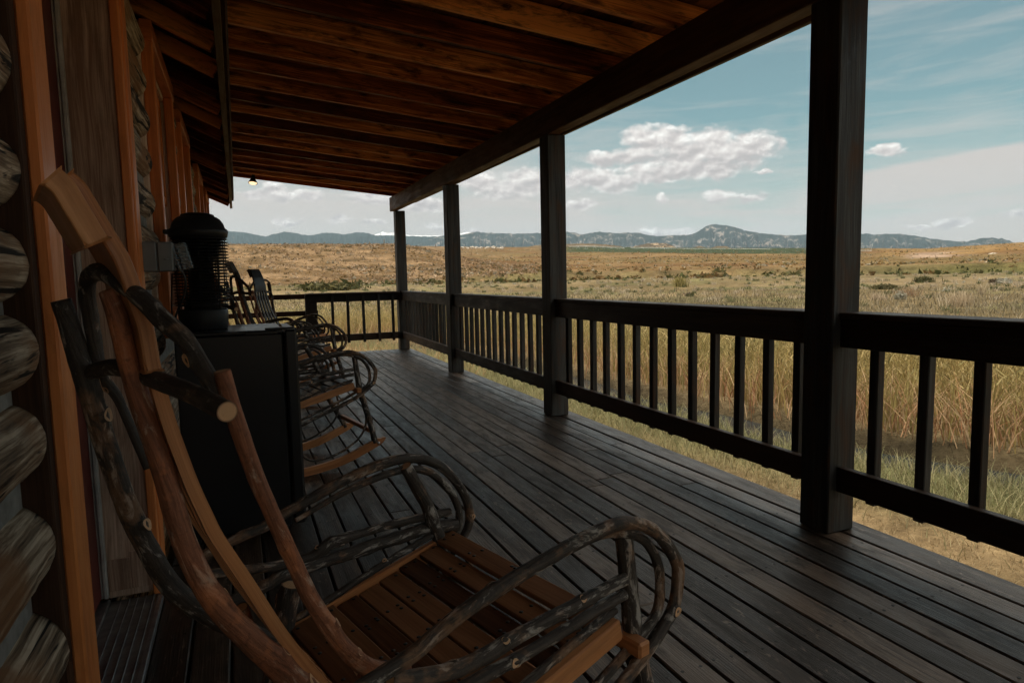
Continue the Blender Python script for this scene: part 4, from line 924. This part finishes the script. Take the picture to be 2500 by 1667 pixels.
# centre pivot irrigation lines
M['galv'] = plain('galvanised_pipe', (.62, .62, .60), .4, .4, .3, var=.1)
def pivot(azel, label, dist, towers, hk=1.0, mast=False):
    P = [Vector((dist * math.sin(R(a)), dist * math.cos(R(a)), 1.1 + dist * math.tan(R(e)))) for a, e in azel]
    c = sum(P, Vector()) / len(P); root = tag(empty('irrigation_pivot', c), label, 'irrigation pivot', 'irrigation pivots on the far field')
    mb = MB(); mb.tube([p - c for p in P], .15, 8, caps=0, step=6); mb.build('pipe', M['galv'], root)
    def on(t):
        f = t * (len(P) - 1); k = min(int(f), len(P) - 2); return P[k].lerp(P[k + 1], f - k)
    ts = [i / towers for i in range(towers + 1)]
    for a, b in zip(ts, ts[1:]):
        p, q = on(a), on(b); mb = MB(); m = [p.lerp(q, k / 6) - Vector((0, 0, 1.1 * hk * math.sin(math.pi * k / 6))) - c for k in range(7)]
        mb.tube(m, .06, 6, caps=0, step=8)
        for k in range(1, 6): mb.tube([m[k], p.lerp(q, k / 6) - c], .05, 6, caps=0, step=8)
        mb.build('truss', M['galv'], root)
    d = (P[-1] - P[0]).normalized()
    for t in ts[1:]:
        p = on(t) - c; mb = MB(); g = 3.4 * hk
        for s in (-1, 1): mb.tube([p, p + d * s * 2.1 - Vector((0, 0, g))], .11, 6, caps=0, step=5); 
        mb.tube([p - d * 2.1 - Vector((0, 0, g * .95)), p + d * 2.1 - Vector((0, 0, g * .95))], .12, 6, caps=0, step=5)
        if mast and t == ts[-1]: mb.tube([p, p + Vector((0, 0, 5)) + d], .09, 6, caps=0, step=5)
        mb.build('tower', M['galv'], root)
pivot([(27.72, 2.61), (28.53, 2.61), (29.25, 2.59), (29.96, 2.56), (30.68, 2.51), (31.39, 2.44), (32.45, 2.36)], 'white irrigation pivot line on the field just right of the second porch post', 780, 6)
pivot([(32.98, 2.35), (34.38, 2.31), (36.97, 2.17), (38.91, 2.09), (40.32, 2.05), (42.12, 1.96), (43.64, 1.90), (45.17, 1.78)], 'long white irrigation pivot line crossing the dark green field below the peak', 780, 9)
pivot([(49.2, 1.56), (50.3, 1.53), (51.37, 1.52)], 'short white irrigation span with a raised mast right of the closest porch post', 560, 2, mast=True)

# ------------------------------------------------------------------ hills and mountains
def range_mesh(name, prof, d, depth, mat, base_el, seed, rough=1.0, colf=None):
    A_ = np.arange(prof[0][0], prof[-1][0], .06); e = np.interp(A_, [p[0] for p in prof], [p[1] for p in prof])
    e = e + (fbm(A_ * 5, A_ * 0 + seed, seed, 5) - .5) * .14 * rough + .03
    ss = np.concatenate([np.linspace(0, 1, 30), np.linspace(1.08, 2, 7)]); Vv = []; 
    top = 1.1 + d * np.tan(np.radians(e)); bot = 1.1 + (d - depth) * np.tan(np.radians(base_el))
    for s in ss:
        r = d - depth + depth * s; sp_ = A_ * .9
        rid = fbm(A_ * 2.2 + s * .5, s * 2.2 + A_ * 0, seed + 5, 5); gull = 1 - np.abs(2 * fbm(A_ * 1.9 + .4 * s, A_ * 0 + s * .9, seed + 9, 5) - 1)
        t = min(s, 2 - s); prof_ = t ** .85; z = bot + (top - bot) * prof_ * (1 + .0 * rid) - (top - bot) * (.34 * rough) * (gull ** 2.2) * math.sin(math.pi * min(1, t)) ** 1.0 * .9
        r = r + (rid - .5) * depth * .35 * math.sin(math.pi * min(t, 1))
        Vv.append(np.stack([r * np.sin(np.radians(A_)), r * np.cos(np.radians(A_)), z], 1))
    Vv = np.stack(Vv, 1); n1_, n2_ = Vv.shape[:2]; V = Vv.reshape(-1, 3); i, j = np.meshgrid(np.arange(n1_ - 1), np.arange(n2_ - 1), indexing='ij'); b = (i * n2_ + j).ravel()
    F = np.stack([b, b + n2_, b + n2_ + 1, b + 1], 1)
    return fastmesh(name, V, F, mat, smooth=True)
def mount_mat(name, forest, rock, amt, scale=.012, snow=False):
    g = NT(name, .95, .05); gp = g.n('ShaderNodeNewGeometry'); pos = gp.outputs['Position']
    n = noisen(g, mapv(g, pos, (1, 1, 1.8)), scale, 7, .62, .3); n2 = noisen(g, pos, scale * 7, 5, .65); sep = g.n('ShaderNodeSeparateXYZ'); g.link(gp.outputs['Normal'], sep.inputs[0])
    c = ramp(g, n2, [(.35, tuple(x * .7 for x in forest)), (.65, tuple(x * 1.3 for x in forest))])
    f = mathn(g, 'ADD', n, mathn(g, 'MULTIPLY', mathn(g, 'SUBTRACT', .75, sep.outputs['Z']), .15)); f = mathn(g, 'ADD', f, mathn(g, 'MULTIPLY', mathn(g, 'SUBTRACT', n2, .5), .28))
    rc = ramp(g, noisen(g, pos, scale * 14, 4, .6), [(.35, tuple(x * .6 for x in rock)), (.65, rock)])
    c = mixc(g, ramp(g, f, [(1 - amt - .03, (0,) * 3), (1 - amt + .03, (1,) * 3)]), c, rc)
    g.link(c, g.b.inputs['Base Color']); bump(g, n2, .6, 18); return g.m
MT1 = [(-22, 3.4), (-12, 3.9), (-6, 3.6), (-2.7, 3.81), (-1.52, 4.05), (-.42, 4.16), (.55, 4.09), (1.46, 3.94), (2.29, 3.74), (2.96, 3.92), (3.79, 4.09), (4.65, 4.02), (5.22, 3.89), (5.99, 3.82), (6.79, 4.02), (7.66, 4.02), (8.54, 3.9), (9.04, 3.97), (9.75, 4.08), (10.46, 4.0), (11.17, 3.8), (12.67, 3.79), (14.23, 3.72), (15.27, 3.65), (16.5, 3.67), (18, 3.7), (20, 3.4), (23, 2.8)]
MT2 = [(14.5, 2.9), (16.29, 3.60), (17.13, 3.73), (18.51, 3.77), (19.19, 3.93), (19.82, 3.99), (21.1, 3.86), (23.01, 3.77), (25.32, 3.77), (27.66, 3.82), (28.89, 3.59), (30.36, 3.75), (31.82, 3.59), (33.64, 3.57), (34.87, 3.24), (36.29, 3.24), (38.05, 3.25), (38.6, 3.5), (39.2, 3.92), (39.6, 4.02), (40.1, 4.02), (40.78, 3.88), (41.42, 3.76), (42.09, 3.45), (43.41, 3.16), (45.41, 2.89), (46.84, 2.92), (49, 2.84), (50.93, 2.77), (51.76, 2.65), (52.54, 2.69), (53.49, 2.6), (54.9, 2.25), (56.83, 1.9), (57.41, 1.86), (58.26, 2.09), (59.35, 1.99), (60.61, 1.46), (61.92, 1.0), (66, .8)]
m_for = mount_mat('forested_slope', (.018, .028, .026), (.13, .115, .10), .33)
m_rock = mount_mat('rocky_slope', (.020, .029, .027), (.30, .26, .23), .43)
tag(range_mesh('mountains', MT1, 6200, 1500, m_for, 1.6, 3, .8), kind='structure')
tag(range_mesh('mountain_cliffs', MT2, 5600, 1300, m_rock, .6, 7, 1.0), kind='structure')
m_snow = mount_mat('snowfield', (.16, .18, .19), (.9, .9, .92), .62, .02)
tag(range_mesh('snowy_mountain', [(8.6, 3.4), (10.75, 3.72), (11.3, 3.94), (11.78, 4.12), (12.13, 3.98), (12.65, 4.01), (13.16, 3.88), (14.02, 3.78), (17, 3.72), (18.0, 3.82), (18.94, 3.97), (19.64, 3.88), (21, 3.5)], 8600, 900, m_snow, 2.5, 13, .25), kind='structure')
m_butte = mount_mat('bare_butte', (.10, .075, .045), (.50, .37, .24), .5, .05)
for nm, pr, d in (('butte', [(32.5, 1.9), (32.8, 2.27), (33.51, 2.47), (34.38, 2.64), (35.2, 2.66), (35.94, 2.62), (36.54, 2.38), (36.95, 2.1), (37.2, 1.8)], 1900), ('low_hill', [(37.7, 1.7), (37.98, 2.12), (38.66, 2.29), (39.16, 2.17), (39.6, 1.7)], 1750), ('low_hill', [(39.1, 1.7), (39.4, 2.05), (39.99, 2.23), (40.82, 2.2), (41.31, 1.98), (41.8, 1.5)], 1800), ('low_hill', [(22.5, 2.4), (25, 2.74), (27.63, 2.80), (29.52, 2.77), (30.86, 2.66), (32.1, 2.49), (32.8, 2.3), (33.2, 2.0)], 1500)):
    tag(range_mesh(nm, pr, d, 160, m_butte if nm == 'butte' else mount_mat('hill_cover', (.12, .085, .045), (.22, .16, .09), .5, .03), 1.0 if d > 1600 else 1.6, int(d) % 97, .35), kind='structure')
x, y, z, r = at_el(59.17, 1.0)
mb_ = rock(r * .012, 4.4); o = bpy.data.objects.new('earth_mound', mb_); COL.objects.link(o); o.location = (x, y, z - r * .0045); o.scale = (1.6, 1.6, .62); tag(o, kind='structure')

# ------------------------------------------------------------------ haze
HZ = 6.2e-5
mb = MB(); mb.b2(-3600, 8600, -1500, 9600, -240, 760, bev=.001); hz = mb.build('haze', [])
hm = bpy.data.materials.new('haze_air'); hm.use_nodes = True; nt = hm.node_tree
for nd in list(nt.nodes): nt.nodes.remove(nd)
out = nt.nodes.new('ShaderNodeOutputMaterial'); pv = nt.nodes.new('ShaderNodeVolumePrincipled'); pv.inputs['Color'].default_value = (.62, .84, 1.0, 1); pv.inputs['Density'].default_value = HZ; pv.inputs['Anisotropy'].default_value = .3
nt.links.new(pv.outputs[0], out.inputs['Volume']); hz.data.materials.append(hm); tag(hz, kind='stuff')

# ------------------------------------------------------------------ sun and sky
SUN_EL, SUN_AZ = 73.0, -112.0        # compass-like: azimuth from +Y towards +X
sd = Vector((math.sin(R(SUN_AZ)) * math.cos(R(SUN_EL)), math.cos(R(SUN_AZ)) * math.cos(R(SUN_EL)), math.sin(R(SUN_EL))))
sl_ = bpy.data.lights.new('sun', 'SUN'); sl_.energy = 2.9; sl_.angle = R(.5); sl_.color = (1, .93, .82); so = bpy.data.objects.new('sun', sl_); COL.objects.link(so); so.rotation_euler = sd.to_track_quat('Z', 'Y').to_euler()
wd_ = bpy.data.worlds.new('World'); sc.world = wd_; wd_.use_nodes = True
class G: pass
g = NT.__new__(NT); g.t = wd_.node_tree; bg = g.t.nodes['Background']; bg.inputs['Strength'].default_value = .1
sky = g.n('ShaderNodeTexSky', sky_type='NISHITA'); sky.sun_disc = False; sky.sun_elevation = R(SUN_EL); sky.sun_rotation = R(SUN_AZ); sky.altitude = 1200; sky.air_density = 1.0; sky.dust_density = 1.2; sky.ozone_density = 1.0
dr_ = g.n('ShaderNodeTexCoord').outputs['Generated']; sx = g.n('ShaderNodeSeparateXYZ'); g.link(dr_, sx.inputs[0])
az = mathn(g, 'MULTIPLY', mathn(g, 'ARCTAN2', sx.outputs[0], sx.outputs[1]), 57.2958); el = mathn(g, 'MULTIPLY', mathn(g, 'ARCSINE', sx.outputs[2]), 57.2958)
def comb(a, b, c=0.0):
    nd = g.n('ShaderNodeCombineXYZ')
    for i_, q in enumerate((a, b, c)):
        if isinstance(q, bpy.types.NodeSocket): g.link(q, nd.inputs[i_])
        else: nd.inputs[i_].default_value = q
    return nd.outputs[0]
pv_ = comb(az, mathn(g, 'MULTIPLY', el, 1.5))
w1 = noisen(g, pv_, .42, 5, .6); w2 = noisen(g, mapv(g, pv_, loc=(31, 17, 4)), .42, 5, .6)
wa = mathn(g, 'ADD', az, mathn(g, 'MULTIPLY', mathn(g, 'SUBTRACT', w1, .5), 3.2)); we = mathn(g, 'ADD', el, mathn(g, 'MULTIPLY', mathn(g, 'SUBTRACT', w2, .5), 1.7))
BL = [(34.25, 11.15, 1.5, .85), (36.1, 11.05, 1.5, .85), (39.1, 10.45, 2.2, 1.0), (37.3, 9.9, 2.8, .9), (42.3, 9.95, 2.1, .9), (41, 9.4, 2.8, .8), (31, 9.8, 1.6, .5), (33.5, 9.9, 1.6, .6), (38.5, 8.8, 3.3, .65), (36, 8.6, 3.2, .55), (39.6, 8.05, 1.5, .5), (29.4, 8.2, 2.0, .75), (31.9, 7.75, 2.2, .55), (34.7, 8.0, 1.6, .45), (24.8, 8.2, 2.0, .9), (28.7, 6.0, .95, .38), (35.5, 6.3, .6, .3), (42.4, 6.1, 1.3, .3), (40, 6.2, .9, .35), (34.9, 3.42, .8, .35), (37.25, 3.48, 1.0, .35), (56.5, 3.35, 1.0, .3), (54.6, 3.0, .8, .15), (3.1, 7.55, .85, .6), (4.2, 7.0, 1.1, .4), (1.5, 7.2, .7, .32), (5.9, 7.2, 1.1, .42), (10.9, 6.9, 1.5, .42), (12.6, 6.8, 1.2, .35), (4.15, 5.05, .75, .32), (8.3, 5.0, .9, .2), (10.9, 4.95, .9, .2), (16.4, 4.5, .65, .24), (14.9, 6.4, 1.7, .5), (20.2, 8.2, 1.6, .7), (19.4, 4.0, .9, .3), (22.3, 7.4, 2.0, .8), (52.3, 8.8, 1.0, .3), (60.1, 3.6, .8, .22), (43.6, 8.0, .5, .2)]
D = None; H = None
for (a0, e0, ra, re) in BL:
    qa = mathn(g, 'MULTIPLY', mathn(g, 'SUBTRACT', wa, a0), 1 / (ra * 1.4)); qe = mathn(g, 'MULTIPLY', mathn(g, 'SUBTRACT', we, e0), 1 / (re * 1.42))
    q = mathn(g, 'SUBTRACT', 1.0, mathn(g, 'MULTIPLY_ADD', qa, qa, mathn(g, 'MULTIPLY', qe, qe)))
    hq = mathn(g, 'MULTIPLY', qe, mathn(g, 'MAXIMUM', q, 0.0))
    D = q if D is None else mathn(g, 'SMOOTH_MAX', D, q, .25); H = hq if H is None else mathn(g, 'ADD', H, hq)
f1 = noisen(g, pv_, .85, 8, .56, .1); f1u = noisen(g, mapv(g, pv_, loc=(.25, -.5, 0)), .85, 4, .5, .1)
Dn = mathn(g, 'ADD', D, mathn(g, 'MULTIPLY', mathn(g, 'SUBTRACT', f1, .44), 1.7))
cmask = ramp(g, Dn, [(0.0, (0,) * 3), (.25, (.28,) * 3), (.5, (.72,) * 3), (.85, (1,) * 3)])
lit = mathn(g, 'ADD', mathn(g, 'MULTIPLY', mathn(g, 'SUBTRACT', f1, f1u), 1.6), mathn(g, 'MULTIPLY_ADD', H, .5, .55))
lit = mathn(g, 'ADD', lit, mathn(g, 'MULTIPLY', mathn(g, 'SUBTRACT', .35, Dn), .12))
ccol = ramp(g, lit, [(.2, (3.9, 3.5, 3.4)), (.45, (5.1, 4.6, 4.4)), (.72, (6.5, 6.05, 5.7)), (.95, (8.1, 7.8, 7.4))])
tintn = g.n('ShaderNodeMix', data_type='RGBA', blend_type='MULTIPLY', in_={0: 1.0}); g.link(sky.outputs[0], tintn.inputs[6]); tintn.inputs[7].default_value = (.50, .76, .56, 1); base = mixc(g, .22, tintn.outputs[2], (2.6, 3.0, 2.95))
# thin high veil
rotp = mapv(g, pv_, (.09, .55, 1), rot=(0, 0, R(-16))); v1 = noisen(g, rotp, 1.0, 6, .62, .6); v2 = noisen(g, mapv(g, pv_, (.06, .16, 1)), 1, 4, .55)
band_ = mathn(g, 'MULTIPLY', mathn(g, 'SUBTRACT', el, mathn(g, 'MULTIPLY_ADD', az, .095, 1.35)), .72); band_ = mathn(g, 'SUBTRACT', 1.15, mathn(g, 'MULTIPLY', band_, band_))
band_ = mathn(g, 'MULTIPLY', mathn(g, 'MAXIMUM', band_, 0.0), ramp(g, mathn(g, 'MULTIPLY', az, .01), [(.44, (0,) * 3), (.53, (1,) * 3)]))
low = ramp(g, mathn(g, 'MULTIPLY', el, .05), [(.16, (1,) * 3), (.38, (.42,) * 3), (.62, (.0,) * 3)])
left = ramp(g, mathn(g, 'MULTIPLY', az, .01), [(.2, (1,) * 3), (.40, (0,) * 3)]); left = mathn(g, 'MULTIPLY', left, ramp(g, mathn(g, 'MULTIPLY', el, .05), [(.4, (1,) * 3), (.95, (.15,) * 3)]))
veil = mathn(g, 'ADD', mathn(g, 'MULTIPLY', low, .95), mathn(g, 'MULTIPLY', mathn(g, 'SUBTRACT', v1, .47), 1.25)); veil = mathn(g, 'ADD', veil, mathn(g, 'MULTIPLY', left, .42)); veil = mathn(g, 'ADD', veil, mathn(g, 'MULTIPLY', mathn(g, 'SUBTRACT', v2, .5), .7)); veil = mathn(g, 'ADD', veil, mathn(g, 'MULTIPLY', band_, 1.1))
veil = mathn(g, 'MULTIPLY', mathn(g, 'MINIMUM', mathn(g, 'MAXIMUM', veil, 0.0), 1.0), .92)
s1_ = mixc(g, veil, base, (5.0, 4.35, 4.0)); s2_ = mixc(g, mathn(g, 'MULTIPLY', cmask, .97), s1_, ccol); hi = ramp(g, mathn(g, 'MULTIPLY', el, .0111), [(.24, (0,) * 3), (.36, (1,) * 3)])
hn_ = noisen(g, mapv(g, dr_, (3, 3, 5)), 1.2, 5, .6); fill_mask = mathn(g, 'MULTIPLY', hi, ramp(g, hn_, [(.3, (.25,) * 3), (.55, (1,) * 3)]))
s3_ = mixc(g, mathn(g, 'MULTIPLY', fill_mask, .9), s2_, (15.5, 14.0, 12.0)); g.link(s3_, bg.inputs['Color'])  # bright overhead cloud, out of view, added to fill the porch with light
sc.view_settings.view_transform = 'Standard'; sc.view_settings.look = 'None'; sc.view_settings.gamma = 1; sc.view_settings.exposure = .52
sc.cycles.use_adaptive_sampling = True; sc.cycles.adaptive_threshold = .02; sc.cycles.max_bounces = 8; sc.cycles.diffuse_bounces = 4; sc.cycles.glossy_bounces = 3; sc.cycles.transparent_max_bounces = 12; sc.cycles.volume_bounces = 0
sc.cycles.use_denoising = True; sc.cycles.sample_clamp_indirect = 4
